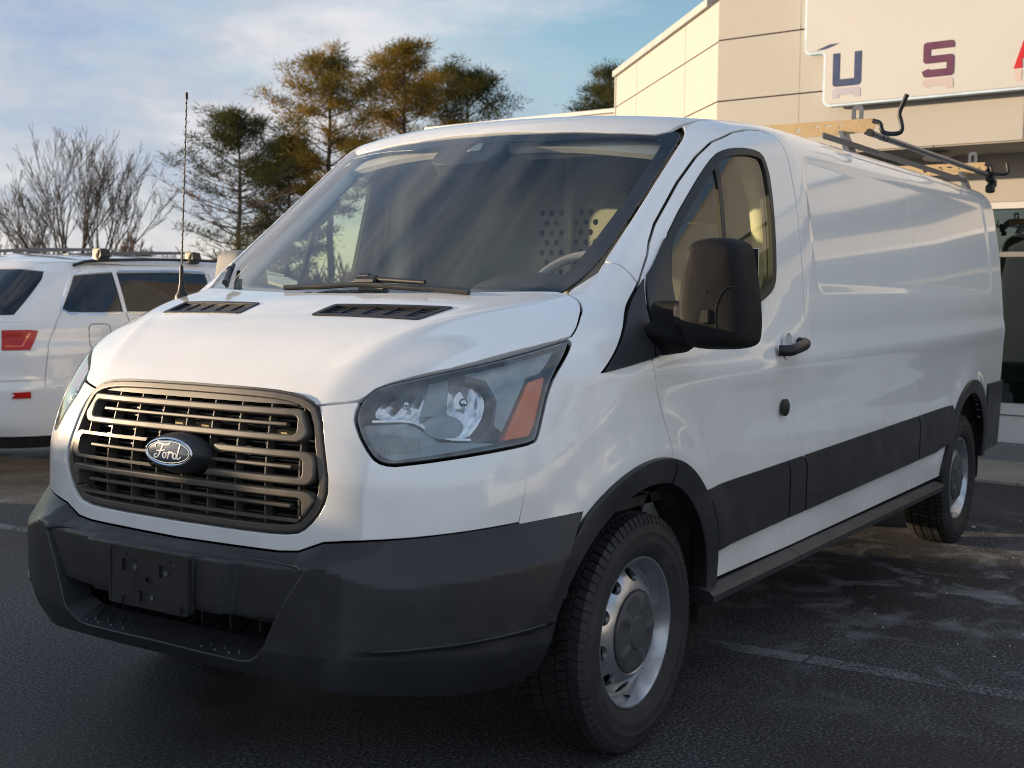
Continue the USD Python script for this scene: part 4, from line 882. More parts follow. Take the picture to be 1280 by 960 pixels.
def soft_box(sx, sy, sz, r):
    pts = [(a * (sx / 2 - r), b * (sy / 2 - r), c * (sz / 2 - r)) for a in (-1, 1) for b in (-1, 1) for c in (-1, 1)]
    return trimesh.convex.convex_hull(np.vstack([trimesh.creation.icosphere(2, r).vertices + p for p in pts]))
for y in (-0.47, 0.47):
    bk = soft_box(0.14, 0.50, 0.66, 0.055); bk.apply_transform(ROT([0, 1, 0], 12 if y < 0 else -78)); bk.apply_translation((2.10, y, 1.28) if y < 0 else (1.86, y, 1.13))
    se = obj('seat', bk, M['cloth'], van, smooth=40)
    cu = soft_box(0.50, 0.50, 0.16, 0.06); cu.apply_translation((1.80, y, 0.98)); obj('seat_cushion', cu, M['cloth'], se, smooth=40)
    if y > 0: continue
    hr = soft_box(0.10, 0.27, 0.19, 0.045); hr.apply_transform(ROT([0, 1, 0], 10)); hr.apply_translation((2.17, y, 1.71)); obj('headrest', hr, M['cloth'], se, smooth=40)
    for d in (-0.05, 0.05): obj('headrest_post', TUBE([(2.145, y + d, 1.50), (2.165, y + d, 1.68)], 0.006), M['alu'], se)
# bulkhead with its rows of round holes
bp = PLY([(-0.90, 0.75), (0.90, 0.75), (0.92, 1.2), (0.86, 1.7), (0.78, 1.94), (-0.78, 1.94), (-0.86, 1.7), (-0.92, 1.2)])
for j in range(12):
    for i in range(11):
        y, z = -0.80 + i * 0.048 + (j % 2) * 0.024, 1.05 + j * 0.042
        if not (-0.62 < y < -0.28 and z > 1.48): bp = bp.difference(Point(y, z).buffer(0.013, 5))
    for i in range(6):
        bp = bp.difference(Point(-0.02 + i * 0.048 + (j % 2) * 0.024, 1.22 + j * 0.042).buffer(0.013, 5))
m = EXTR(bp, 0.012); m.apply_transform(np.array([[0, 0, 1, 2.40], [1, 0, 0, 0], [0, 1, 0, 0], [0, 0, 0, 1.0]]))
bh = obj('bulkhead', m, M['bulk'], van)
obj('bulkhead_back', BOX(0.01, 1.7, 1.15, (2.50, 0, 1.33)), M['matt'], bh)
obj('bulkhead_rail', BOX(0.03, 0.03, 1.1, (2.385, 0.10, 1.36)), M['cream'], bh)
obj('bulkhead_box', BOX(0.05, 0.42, 0.27, (2.375, -0.40, 1.64), bev=0.01), M['dash'], bh)
obj('bulkhead_plate', BOX(0.01, 0.09, 0.055, (2.345, -0.40, 1.64), bev=0.002), M['alu'], bh)
obj('cab_floor', BOX(1.5, 1.80, 0.03, (1.75, 0, 0.72)), M['dash'], van)
put('headliner', sheet('top', PLY(sym([(1.66, 0), (1.67, 0.30), (1.70, 0.52), (1.73, 0.64), (1.80, 0.70), (2.40, 0.76), (2.40, 0)])), off=-0.055, h=0.06, thick=0.01, gap=0), M['cream'], van)
put('header_trim', sheet('ws', PLY(smooth_ring(sym([(1.06, 0), (1.08, 0.4), (1.10, 0.68), (1.0, 0.70), (0.98, 0.66), (0.965, 0.30), (0.935, 0)]), 1)), off=-0.040, h=0.05, thick=0.02, gap=0), M['cream'], van)
for x_, y_ in ((1.72, 0.36), (1.72, -0.36)):
    v = soft_box(0.16, 0.42, 0.03, 0.012); v.apply_transform(ROT([0, 1, 0], -20)); v.apply_translation((x_, y_, 1.86)); obj('sun_visor', v, M['cream'], van, smooth=40)
for sg in (-1, 1):
    q, _ = to3('ws', np.stack([np.linspace(0.20, 1.05, 12), sg * np.interp(np.linspace(0.20, 1.05, 12), [0.2, 0.35, 1.05], [0.705, 0.725, 0.715])], -1))
    obj('pillar_trim', TUBE(q + np.array([0.045, 0, -0.05]), 0.032, 8), M['cream'], van, smooth=True)
    obj('door_pillar_trim', cat_([TUBE([(2.20, sg * 0.90, 0.8), (2.20, sg * 0.885, 1.35), (2.19, sg * 0.845, 1.70), (2.17, sg * 0.79, 1.86)], 0.055, 10)]), M['cream'], van, smooth=True)
    obj('seat_belt', cat_([HULL([(2.10, sg * 0.90, 1.72), (2.14, sg * 0.90, 1.72), (2.10, sg * 0.92, 0.9), (2.14, sg * 0.92, 0.9), (2.10, sg * 0.897, 1.72), (2.14, sg * 0.917, 0.9)])]), M['dash'], van)
    fl = sg > 0
    put('door_lining', sheet('side', door.buffer(-0.02).difference(GLP.buffer(0.02)).intersection(sbox(1.0, 0.75, 2.3, 1.34)), off=-0.055, h=0.06, thick=0.01, gap=0), M['dash'], van, fl)
    put('door_lining_edge', sheet('side', GLP.buffer(0.05).difference(GLP.buffer(0.004)).intersection(sbox(1.2, 1.33, 2.3, 2.0)), off=-0.035, h=0.05, thick=0.012, gap=0), M['dash'], van, fl)
obj('grab_handle', TUBE(smooth_line([(1.40, 0.755, 1.585), (1.44, 0.725, 1.575), (1.50, 0.72, 1.60), (1.58, 0.715, 1.66), (1.62, 0.725, 1.70), (1.63, 0.75, 1.72)], 2), 0.016, 10), M['dash'], van, smooth=True)
obj('mirror_inside', soft_box(0.03, 0.03, 0.03, 0.01).apply_translation((1.60, 0.0, 1.86)), M['black'], van)

# ---------------------------------------------------------------- ladder rack on the roof
def rack_bar(x, first):
    fl_ = PLY([(-0.86, 0.012), (-0.835, -0.004), (-0.70, -0.012), (0.70, -0.012), (0.835, -0.004), (0.86, 0.012), (0.86, 0.040), (0.845, 0.050), (-0.845, 0.050), (-0.86, 0.040)])
    for u in (-0.82, -0.78, -0.70, -0.60, -0.52, -0.42): fl_ = fl_.difference(Point(u, 0.022).buffer(0.0045, 6))
    fl_ = fl_.difference(Point(-0.50, 0.020).buffer(0.013, 12)).difference(sbox(-0.66, 0.030, -0.63, 0.038)).difference(sbox(-0.72, 0.031, -0.69, 0.038)).difference(sbox(-0.60, 0.029, -0.58, 0.037))
    m = EXTR(fl_, 0.006); m.apply_transform(np.array([[0, 0, 1, x], [1, 0, 0, 0], [0, 1, 0, 2.085], [0, 0, 0, 1.0]]))
    b = obj('rack_crossbar', m, M['rack'], van)
    obj('crossbar_flange', BOX(0.045, 1.70, 0.005, (x + 0.022, 0, 2.137)), M['rack'], b)
    for sg in (-1, 1):
        obj('rack_foot', HULL([(x - 0.02, sg * 0.72, 2.09), (x + 0.06, sg * 0.72, 2.09), (x - 0.03, sg * 0.76, 1.985), (x + 0.08, sg * 0.76, 1.985), (x - 0.02, sg * 0.70, 2.09), (x + 0.06, sg * 0.70, 2.09), (x - 0.03, sg * 0.73, 1.99), (x + 0.08, sg * 0.73, 1.99)]), M['alu'], b)
        e = PLY([(-0.026, 0), (0.026, 0), (0.026, 0.055), (0.016, 0.07), (-0.016, 0.07), (-0.026, 0.055)]).difference(PLY([(-0.009, 0.01), (0.009, 0.01), (0.009, 0.05), (-0.009, 0.05)]))
        m = EXTR(e, 0.008); m.apply_transform(np.array([[0, 0, 1, x + 0.01], [1, 0, 0, sg * 0.775], [0, 1, 0, 2.135], [0, 0, 0, 1.0]])); obj('rack_stop', m, M['alu'], b)
        hk = smooth_line([(x, sg * 0.85, 2.128), (x, sg * 0.885, 2.118), (x, sg * 0.89, 2.085), (x, sg * 0.905, 2.068), (x, sg * 0.96, 2.062), (x, sg * 0.985, 2.075), *([(x, sg * 0.975, 2.125), (x, sg * 0.965, 2.15), (x, sg * 0.98, 2.19), (x, sg * 1.0, 2.235)] if first else [(x, sg * 0.98, 2.10), (x, sg * 0.975, 2.13)])], 2)
        obj('rack_hook', TUBE(hk, 0.0105, 8), M['black'], b, smooth=True)
    return b
rack_bar(3.45, True)
rb2 = rack_bar(5.62, False)
for sg in (-1, 1):
    rl = obj('rack_rail', TUBE([(3.40, sg * 0.855, 2.068), (5.80, sg * 0.855, 2.072)], 0.0145, 12), M['alu'], van, smooth=True)
    for x in (3.40, 5.80): obj('rail_cap', TUBE([(x - 0.012, sg * 0.855, 2.07), (x + 0.012, sg * 0.855, 2.07)], 0.017, 12), M['black'], rl)
    for x in (3.56, 3.62): obj('rail_band', TUBE([(x, sg * 0.855, 2.0685), (x + 0.012, sg * 0.855, 2.0685)], 0.0165, 12), M['trim'], rl)
    obj('rail_arm', TUBE([(3.50, sg * 0.855, 2.068), (3.50, sg * 0.80, 2.085)], 0.010), M['alu'], rl)
    obj('rail_arm', TUBE([(5.64, sg * 0.855, 2.072), (5.64, sg * 0.80, 2.085)], 0.010), M['alu'], rl)
    pr = PLY([(3.05, 0), (5.55, 0), (5.55, 0.026), (3.05, 0.026)])
    for k in range(22): pr = pr.difference(Point(3.62 + k * 0.028, 0.014).buffer(0.005, 5))
    m = EXTR(pr, 0.006); m.apply_transform(np.array([[1, 0, 0, 0], [0, 0, 1, sg * 0.765], [0, 1, 0, 2.012], [0, 0, 0, 1.0]])); obj('rack_side_channel', m, M['alu'], van)
    for dx, dz in ((0.0, 0.03), (0.04, 0.0), (0.09, -0.03), (0.05, -0.065)):
        obj('rack_clamp', soft_box(0.06, 0.05, 0.05, 0.015).apply_translation((5.68 + dx, sg * 0.86, 2.055 + dz)), M['black'], van)

# ---------------------------------------------------------------- the white estate car beside the van
SP_ = PchipInterpolator([0.0, 0.25, 0.42, 0.62, 0.72, 0.9, 1.05, 1.15, 1.45, 1.62, 2.0], [0.30, 0.12, 0.03, 0.02, 0.05, 0.06, 0.07, 0.13, 0.42, 0.62, 1.0])
SW_ = CubicSpline([0.2, 0.5, 0.8, 1.05, 1.15, 1.45, 1.6, 1.9], [0.90, 0.965, 0.978, 0.965, 0.935, 0.815, 0.74, 0.60])
SR_ = PchipInterpolator([-0.5, 0.0, 0.4, 1.0, 2.0, 2.9, 3.3, 3.9, 4.6, 5.0, 5.3], [1.45, 1.47, 1.53, 1.59, 1.60, 1.52, 1.38, 1.06, 0.95, 0.80, 0.5])
def f_suv(p):
    x, y, z = p[..., 0], p[..., 1], p[..., 2]
    Wd = SW_(np.clip(z, 0.1, 1.9)) - 0.05 * sstep(3.6, 5.0, x) - 0.012 * np.exp(-((z - 0.98) / 0.05) ** 2)
    for cx in (0.98, 3.98):
        r = np.hypot(x - cx, z - 0.36); Wd = Wd + 0.015 * np.exp(-((r - 0.44) / 0.06) ** 2)
    P = SP_(np.clip(z, 0, 2)); A = 1.1 - P
    u = np.maximum(1.1 - x, 0) / np.maximum(A, 0.15); v = np.abs(y) / Wd
    q = u ** 2.3 + v ** 4.6
    low = (q - 1) / np.maximum(np.hypot(2.3 * u ** 1.3 / np.maximum(A, 0.15), 4.6 * v ** 3.6 / Wd), 0.9)
    top = (z - (SR_(np.clip(x, -0.5, 5.3)) - 0.05 * (y / 0.75) ** 2)) * 0.85
    return smax(smax(low, top, 0.07), x - 5.0, 0.2)
MS = {'paint': mat_plain('car_paint', (0.72, 0.72, 0.72), 0.16, coat=1.0, var=0.02, scale=2.0, dirt=(0.45, 0.42, 0.38), damt=0.25, dscale=2.0),
      'dark': mat_plain('car_dark_glass', (0.006, 0.007, 0.009), 0.05, var=0.2, coat=0.5, rvar=0.02),
      'red': usdkit.material(stage, L + 'tail_light_red', {'p': ('principled_bsdf', {'base_color': (0.40, 0.006, 0.006), 'roughness': 0.25, 'coat_weight': 0.2})}, surface='p.BSDF'),
      'orange': usdkit.material(stage, L + 'tail_light_orange', {'p': ('principled_bsdf', {'base_color': (0.75, 0.10, 0.02), 'roughness': 0.15, 'coat_weight': 1.0})}, surface='p.BSDF')}
SUVX, SUVY = 2.86, 5.72
suv = thing('estate_car', 'white sport utility car with roof bars and red tail light, left behind the van', 'car', (SUVX, SUVY, 0))
SF = f_suv
def sarc(cx, r, a0, a1): return arc(cx, 0.36, r, a0, a1, 20)
sidewin1 = smooth_ring([(0.545, 1.165), (0.60, 1.27), (0.69, 1.415), (0.74, 1.437), (0.90, 1.450), (1.02, 1.457), (1.035, 1.457), (1.035, 1.44), (1.035, 1.19), (1.035, 1.165), (1.02, 1.165), (0.8, 1.158)], 1)
sidewin2 = smooth_ring([(1.075, 1.165), (1.075, 1.458), (1.6, 1.470), (1.95, 1.465), (1.95, 1.165), (1.5, 1.16)], 0)
sidewin3 = smooth_ring([(2.0, 1.165), (2.0, 1.463), (2.5, 1.42), (2.85, 1.34), (3.15, 1.22), (3.2, 1.17), (2.6, 1.16)], 1)
wins = [PLY(w) for w in (sidewin1, sidewin2, sidewin3)]
side_poly = PLY([(0.40, 0.70), (0.43, 0.95), (0.50, 1.10), (0.645, 1.30), (0.80, 1.475), (1.2, 1.51), (2.0, 1.52), (2.9, 1.45), (3.3, 1.30), (3.9, 1.03), (4.85, 0.9), (4.93, 0.6), (4.9, 0.30)] + sarc(3.98, 0.40, -10, 190) + sarc(0.98, 0.40, -10, 170) + [(0.50, 0.62), (0.40, 0.66)]).buffer(0)
winu = unary_union(wins)
tail_lamp = PLY([(-1.35, 0.895), (-1.28, 1.055), (-1.05, 1.06), (-0.79, 1.055), (-0.845, 0.955), (-0.90, 0.895)])
S1 = sheet('side', side_poly.difference(winu), f=SF, h=0.05, gap=0.004)
SWN = [sheet('side', w.buffer(-0.006), f=SF, off=-0.004, h=0.08, thick=0.01, gap=0) for w in wins]
SCH = sheet('side', winu.buffer(0.045).buffer(-0.03).difference(winu).difference(sbox(1.02, 1.1, 1.09, 1.6)).difference(sbox(1.94, 1.1, 2.01, 1.6)), f=SF, off=0.002, h=0.04, thick=0.02, gap=0)
SPL = sheet('side', PLY([(1.03, 1.165), (1.08, 1.165), (1.08, 1.47), (1.03, 1.47)]), f=SF, off=-0.002, h=0.05, thick=0.01, gap=0)
def wrapx(q): return q
tail_body = sbox(-1.30, 0.62, 1.30, 1.12)
for fl in (False, True):
    sp = put('car_side', S1, MS['paint'], suv, fl)
    for s in SWN: put('side_window', s, MS['dark'], sp, fl)
    put('window_trim', SCH, M['chrome'], sp, fl); put('window_pillar', SPL, M['black'], sp, fl)
flap = sbox(0.72, 0.90, 0.90, 1.085).buffer(-0.04).buffer(0.04, 8)
SEAMS = [sheet('side', s, f=SF, off=0.0012, h=0.05, thick=0.004, edge=0.0006, gap=0) for s in (flap.difference(flap.buffer(-0.005)),
    LineString([(1.06, 1.16), (1.10, 0.95), (1.32, 0.72), (1.42, 0.55), (1.45, 0.36)]).buffer(0.003), LineString([(1.975, 1.46), (1.98, 0.9), (1.97, 0.36)]).buffer(0.003),
    LineString([(3.15, 1.16), (3.30, 0.95), (3.28, 0.6), (3.20, 0.36)]).buffer(0.003), LineString([(1.45, 0.365), (3.20, 0.365)]).buffer(0.003))]
for fl in (False, True):
    sp = stage.GetPrimAtPath('/World/estate_car/car_side' + ('_001' if fl else ''))
    for s in SEAMS: put('panel_seam', s, M['black'], sp, fl)
    for x in (1.30, 2.20):
        hd_ = TUBE(smooth_line([(x, -0.955, 1.03), (x + 0.03, -0.985, 1.035), (x + 0.15, -0.985, 1.035), (x + 0.18, -0.955, 1.03)], 2), 0.012, 8); obj('door_handle', mirror_y(hd_) if fl else hd_, MS['paint'], sp, smooth=True)
    mi_ = soft_box(0.12, 0.20, 0.14, 0.045).apply_translation((3.12, -1.02, 1.20)); obj('door_mirror', mirror_y(mi_) if fl else mi_, MS['paint'], sp, smooth=60)
rear_s = lambda P, off=0.0, **k: sheet('wrap', P, f=SF, off=off, **k)
def wside(pts):      # outline given as side points (x, z) on the flank, turned into wrap coordinates
    return from3('wrap', to3('side', np.asarray(pts), SF)[0])
fe_ = wside([(0.40, 0.70), (0.43, 0.95), (0.50, 1.10), (0.62, 1.30)])
tg = PLY(sym0([(0, 1.10), (0.7, 1.10), (1.0, 1.12)] + [(abs(a), b) for a, b in fe_[2::-1]] + [(0, 0.68)]))
TLW = PLY([(-1.18, 0.90), (-1.18, 1.055)] + [tuple(a) for a in wside([(0.20, 1.056), (0.29, 1.053)])] + [tuple(a) for a in wside([(0.255, 0.96), (0.215, 0.90)])])
tg2 = tg
tgo = put('tailgate', rear_s(tg2, h=0.03, gap=0.004), MS['paint'], suv)
for fl in (False, True):
    q = [(-0.60, 0.905), (-0.60, 1.045), (-0.74, 1.047), (-0.790, 1.042), (-0.768, 0.965), (-0.748, 0.908)]
    lp = put('tail_light', rear_s(PLY(q), off=0.006, h=0.02, thick=0.02, edge=0.003, gap=0), MS['red'], suv, fl)
    for qq in ([(-0.62, 0.930), (-0.71, 0.930), (-0.752, 1.025), (-0.742, 1.028), (-0.702, 0.940), (-0.62, 0.940)],):
        put('tail_light_band', rear_s(PLY(qq), off=0.0075, h=0.02, thick=0.004, gap=0, edge=0.001), MS['orange'], lp, fl)
    q3 = [(-0.75, 0.575), (-0.75, 0.62)] + [tuple(a) for a in wside([(0.205, 0.615), (0.225, 0.60), (0.205, 0.575)])]
    put('reflector_strip', rear_s(PLY(q3), off=0.014, h=0.02, thick=0.01, gap=0), MS['red'], suv, fl)
bu = wside([(0.42, 0.66), (0.55, 0.60), (0.59, 0.36)])
bumpr = PLY(sym0([(0, 0.682)] + [(abs(a), b) for a, b in bu] + [(0.9, 0.30), (0, 0.30)]))
put('rear_bumper', rear_s(bumpr, off=0.004, h=0.03, thick=0.05, edge=0.003, gap=0.002), MS['paint'], suv)
for fl in (False, True): put('car_side_inner', sheet('side', side_poly.buffer(0.12).difference(winu.buffer(-0.01)).intersection(sbox(0.3, 0.5, 4.9, 1.60)).difference(Point(0.98, 0.36).buffer(0.42)).difference(Point(3.98, 0.36).buffer(0.42)), f=SF, off=-0.010, h=0.06, thick=0.004, gap=0), MS['paint'], suv, fl)
put('bumper_valance', rear_s(PLY(sym0([(0, 0.30), (1.0, 0.30), (1.15, 0.36), (1.15, 0.22), (0, 0.20)])), off=-0.02, h=0.04, thick=0.05, gap=0), M['black'], suv)
rw = PLY(sym0([(0, 1.47), (0.62, 1.47)] + [(abs(a), b) for a, b in wside([(0.56, 1.455), (0.52, 1.40), (0.27, 1.15)])] + [(0, 1.13)]))
put('tailgate_inner', rear_s(PLY(sym0([(0, 0.6), (0.9, 0.6), (0.9, 1.1), (1.1, 1.56), (0, 1.56)])).difference(rw), off=-0.010, h=0.05, thick=0.004, gap=0), MS['paint'], suv)
rwg = put('rear_window', rear_s(rw, off=0.003, h=0.03, thick=0.02, gap=0.004), MS['dark'], suv)
up = PLY(sym0([(0, 1.53), (0.7, 1.53)] + [(abs(a), b) for a, b in wside([(0.74, 1.45), (0.64, 1.30), (0.50, 1.10)])] + [(0, 1.09)])).difference(rw)
put('tailgate_frame', rear_s(up, h=0.03, gap=0.002), MS['paint'], suv)
rs = put('car_roof', sheet('top', PLY(sym([(0.42, 0), (0.5, 0.5), (0.80, 0.72), (1.2, 0.76), (2.0, 0.77), (2.9, 0.76), (3.05, 0.6), (3.1, 0)])), f=SF, h=0.06, gap=0.002), MS['paint'], suv)
put('front_window', sheet('top', PLY(sym([(3.1, 0), (3.07, 0.6), (3.0, 0.72), (3.85, 0.80), (3.98, 0.5), (4.0, 0)])), f=SF, h=0.06, gap=0.004), MS['dark'], suv)
put('car_hood', sheet('top', PLY(sym([(4.0, 0), (3.98, 0.5), (3.87, 0.84), (4.7, 0.84), (4.85, 0.6), (4.90, 0)])), f=SF, h=0.06, gap=0.004), MS['paint'], suv)
obj('car_nose', HULL([(4.86, -0.8, 0.9), (4.86, 0.8, 0.9), (4.98, -0.6, 0.7), (4.98, 0.6, 0.7), (4.95, -0.75, 0.3), (4.95, 0.75, 0.3), (4.6, -0.9, 0.8), (4.6, 0.9, 0.8), (4.6, 0.88, 0.3), (4.6, -0.88, 0.3)]), MS['paint'], suv)
obj('car_floor', BOX(4.2, 1.6, 0.5, (2.5, 0, 0.50)), M['matt'], suv)
for wx in (0.98, 3.98):
    for fl in (False, True):
        def w(m, s=1.02):
            m = m.copy(); m.apply_scale(s); m.apply_translation((wx, -0.865, 0.36)); return mirror_y(m) if fl else m
        wh = obj('wheel', w(RIM), M['silver'], suv, smooth=35); obj('tyre', w(TYM), M['rubber'], wh, smooth=40)
obj('roof_fin', HULL([(0.46, -0.02, 1.53), (0.46, 0.02, 1.53), (0.62, -0.025, 1.555), (0.62, 0.025, 1.555), (0.49, 0, 1.605), (0.46, 0, 1.59)]), MS['paint'], suv)
for x in (0.98, 1.86):
    cb_ = obj('roof_bar', HULL([(x - 0.035, -0.80, 1.612), (x + 0.035, -0.80, 1.612), (x - 0.035, 0.80, 1.612), (x + 0.035, 0.80, 1.612), (x, -0.8, 1.630), (x, 0.8, 1.630), (x, 0, 1.642)]), M['black'], suv)
    for sg in (-1, 1):
        obj('roof_bar_foot', HULL([(x - 0.05, sg * 0.775, 1.535), (x + 0.05, sg * 0.775, 1.535), (x - 0.045, sg * 0.815, 1.575), (x + 0.045, sg * 0.815, 1.575), (x - 0.04, sg * 0.80, 1.625), (x + 0.04, sg * 0.80, 1.625), (x - 0.04, sg * 0.72, 1.628), (x + 0.04, sg * 0.72, 1.628), (x - 0.045, sg * 0.72, 1.56), (x + 0.045, sg * 0.72, 1.56)]), M['black'], cb_)
        obj('foot_face', HULL([(x - 0.046, sg * 0.735, 1.57), (x - 0.052, sg * 0.78, 1.545), (x - 0.046, sg * 0.79, 1.62), (x - 0.044, sg * 0.73, 1.620), (x - 0.056, sg * 0.77, 1.58)]), M['rack'], cb_)
for sg in (-1, 1): obj('roof_rail', TUBE(smooth_line([(0.75, sg * 0.745, 1.50), (0.9, sg * 0.745, 1.545), (1.9, sg * 0.75, 1.57), (2.7, sg * 0.735, 1.545), (2.9, sg * 0.73, 1.49)], 2), 0.012, 8), M['black'], suv, smooth=True)
# added unseen cars: two shade the van and ground, others reflect in its flank
copy_of(suv, 'estate_car', 'white car added across the aisle to shade the van front, out of the picture to the left', (-1.15, 6.25, 0), 180)
copy_of(suv, 'estate_car', 'white car added in the second row to shade the ground, out of the picture to the left', (0.35, 9.2, 0), 180)
for k, (x, lab) in enumerate(((0.6, 'first white car of the row added behind the camera for reflections'), (3.5, 'second white car of the row added behind the camera for reflections'), (6.4, 'third white car of the row added behind the camera for reflections'), (9.4, 'fourth white car of the row added behind the camera for reflections'), (12.3, 'fifth white car of the row added behind the camera for reflections'), (15.4, 'last white car of the row added behind the camera for reflections'))):
    copy_of(suv, 'estate_car', lab, (x, -8.6 - (0.5 if k % 2 else 0), 0), -90 if k % 3 else 90)
# ---------------------------------------------------------------- the building
M['wall'] = mat_plain('wall_panel', (0.42, 0.40, 0.37), 0.75, var=0.04, scale=1.2, bump=0.12, bscale=160.0, dirt=(0.42, 0.37, 0.30), dscale=1.4, damt=0.25)
M['cap'+'ping'] = mat_plain('parapet_metal', (0.40, 0.395, 0.38), 0.5, metal=0.2, var=0.05)
M['soffit'] = mat_plain('soffit_panel', (0.34, 0.31, 0.27), 0.6, var=0.06)
M['joint'] = mat_plain('wall_joint', (0.20, 0.17, 0.13), 0.9)
M['base'] = mat_plain('wall_base', (0.20, 0.20, 0.205), 0.8, var=0.15, scale=4.0, dirt=(0.3, 0.28, 0.25), damt=0.5)
M['frame'] = mat_plain('window_frame_white', (0.62, 0.62, 0.61), 0.45, var=0.04)
M['board'] = mat_plain('sign_board', (0.52, 0.515, 0.50), 0.45, var=0.015, scale=1.0)
M['pale'] = mat_plain('sign_edge', (0.55, 0.68, 0.80), 0.4)
WD = np.array([math.cos(math.radians(84)), math.sin(math.radians(84))])       # along the front, away to the left
WN = np.array([-WD[1], WD[0]])                                               # the front faces this way
W0 = np.array([7.62, -0.25])
def wallmesh(o, d, nrm, t0, t1, z0, z1, n0, n1, bev=0.0):
    """a block on a wall: t along it, z up, n outwards"""
    pts = [(*(o + d * t + nrm * n - W0), z) for t in (t0, t1) for z in (z0, z1) for n in (n0, n1)]
    return HULL(pts)
bld = thing('shop_building', 'cream panelled showroom building with sign board behind the van', 'building', (*W0, 0))
core = obj('wall', wallmesh(W0, WD, WN, -16.0, 2.12, 2.50, 4.75, -9.0, -0.03), M['joint'], bld)
def panels(o, d, n, ts, zs, parent):
    for a, b in zip(ts[:-1], ts[1:]):
        for c, e in zip(zs[:-1], zs[1:]):
            g = 0.006
            obj('wall_panel', wallmesh(o, d, n, a + g, b - g, c + g, e - g, -0.03, 0.0), M['wall'], parent)
panels(W0, WD, WN, [2.14, 1.38, -0.42, -2.2, -4.0, -5.8, -7.6, -9.4, -11.2, -13.0, -15.9], [2.484, 2.985, 3.50, 4.15, 4.75], core)
obj('wall_trim', wallmesh(W0, WD, WN, -16, 2.145, 4.752, 4.83, -0.4, 0.03), M['cap'+'ping'], core)
# soffit under the projecting front, and the glazed wall set back below
for k in range(10):
    obj('soffit_panel', wallmesh(W0, WD, WN, 2.0 - 1.75 * k - 0.004, 2.0 - 1.75 * (k + 1) + 0.004, 2.478, 2.497, -1.25, -0.012), M['soffit'], core)
lamp = LATHE([(0.0, 0.012), (0.10, 0.012), (0.11, 0.0), (0.11, -0.02), (0.075, -0.03), (0.0, -0.032)], 28, 'z')
for t, n in ((0.35, -0.35), (-1.6, -0.35), (-3.4, -0.35)):
    q = WD * t + WN * n; l = lamp.copy(); l.apply_translation((q[0], q[1], 2.44)); obj('soffit_lamp', l, M['frame'], core, smooth=40)
G = -0.78   # the glazed wall's plane, behind the projecting front
obj('wall_band', wallmesh(W0, WD, WN, -16, 2.0, 2.10, 2.478, G - 0.2, G), M['wall'], core)
obj('wall_base', wallmesh(W0, WD, WN, -16, 2.0, -0.05, 0.155, G - 0.2, G + 0.02), M['base'], core)
obj('wall_side', wallmesh(W0, WD, WN, 1.4, 2.0, 0.155, 2.10, G - 0.2, G - 0.002), M['wall'], core)
M['shopglass'] = mat_glass('shop_glass', (0.42, 0.56, 0.55), 1.0, 0.0, 0.12)
for k in range(7):
    a, b = 1.4 - 2.3 * k, 1.4 - 2.3 * (k + 1)
    fr_ = []
    win = obj('window', wallmesh(W0, WD, WN, a - 0.03, b + 0.03, 0.48, 2.07, G - 0.10, G - 0.092), M['shopglass'], core)
    obj('sill_panel', wallmesh(W0, WD, WN, a - 0.002, b + 0.002, 0.16, 0.38, G - 0.15, G - 0.03), M['frame'], win)
    obj('window_rail', wallmesh(W0, WD, WN, a - 0.03, b + 0.03, 0.39, 0.475, G - 0.13, G - 0.01), M['frame'], win)
    obj('window_head', wallmesh(W0, WD, WN, a - 0.03, b + 0.03, 2.045, 2.098, G - 0.13, G - 0.01), M['frame'], win)
    obj('window_mullion', wallmesh(W0, WD, WN, a + 0.027, a - 0.027, 0.39, 2.098, G - 0.135, G - 0.005), M['frame'], win)
    obj('window_transom', wallmesh(W0, WD, WN, a - 0.03, b + 0.03, 1.66, 1.70, G - 0.12, G - 0.04), M['base'], win)
M['room'] = mat_plain('showroom', (0.05, 0.052, 0.05), 0.7, var=0.4, scale=1.5)
obj('showroom_floor', wallmesh(W0, WD, WN, -16, 1.9, 0.02, 0.06, -6.5, G - 0.2), M['base'], core)
obj('showroom_back', wallmesh(W0, WD, WN, -16, 1.9, 0.02, 2.5, -6.6, -6.5), M['room'], core)
obj('showroom_ceiling', wallmesh(W0, WD, WN, -16, 1.9, 2.40, 2.47, -6.5, G - 0.21), M['room'], core)
for t, c in ((-1.3, 'red'), (-0.55, 'frame'), (-1.9, 'base')):
    obj('showroom_counter', wallmesh(W0, WD, WN, t, t - 0.5, 0.06, 1.15, -3.2, -2.8), MS['red'] if c == 'red' else M[c], core)
# the slanting wall at the corner
CO = W0 + WD * 2.145
LD = np.array([math.cos(math.radians(41.6)), math.sin(math.radians(41.6))]); LN = np.array([-LD[1], LD[0]])
c2_ = obj('wall', wallmesh(CO, LD, LN, 0.03, 3.88, -0.05, 3.84, -3.0, -0.03), M['joint'], bld)
for a, b in ((0.0, 1.02), (1.02, 2.9), (2.9, 3.9)):
    for c, e in ((-0.02, 1.0), (1.0, 2.0), (2.0, 2.985), (2.985, 3.49), (3.49, 3.84)):
        obj('wall_panel', wallmesh(CO, LD, LN, a + 0.005, b - 0.005, c + 0.006, e - 0.006, -0.03, 0.0), M['wall'], c2_)
obj('parapet_cap', wallmesh(CO, LD, LN, 0.25, 3.95, 3.842, 3.91, -0.45, 0.035), M['cap'+'ping'], c2_)
obj('wall_return', wallmesh(CO, LD, LN, 3.885, 3.93, -0.05, 3.84, -3.0, 0.01), M['wall'], c2_)
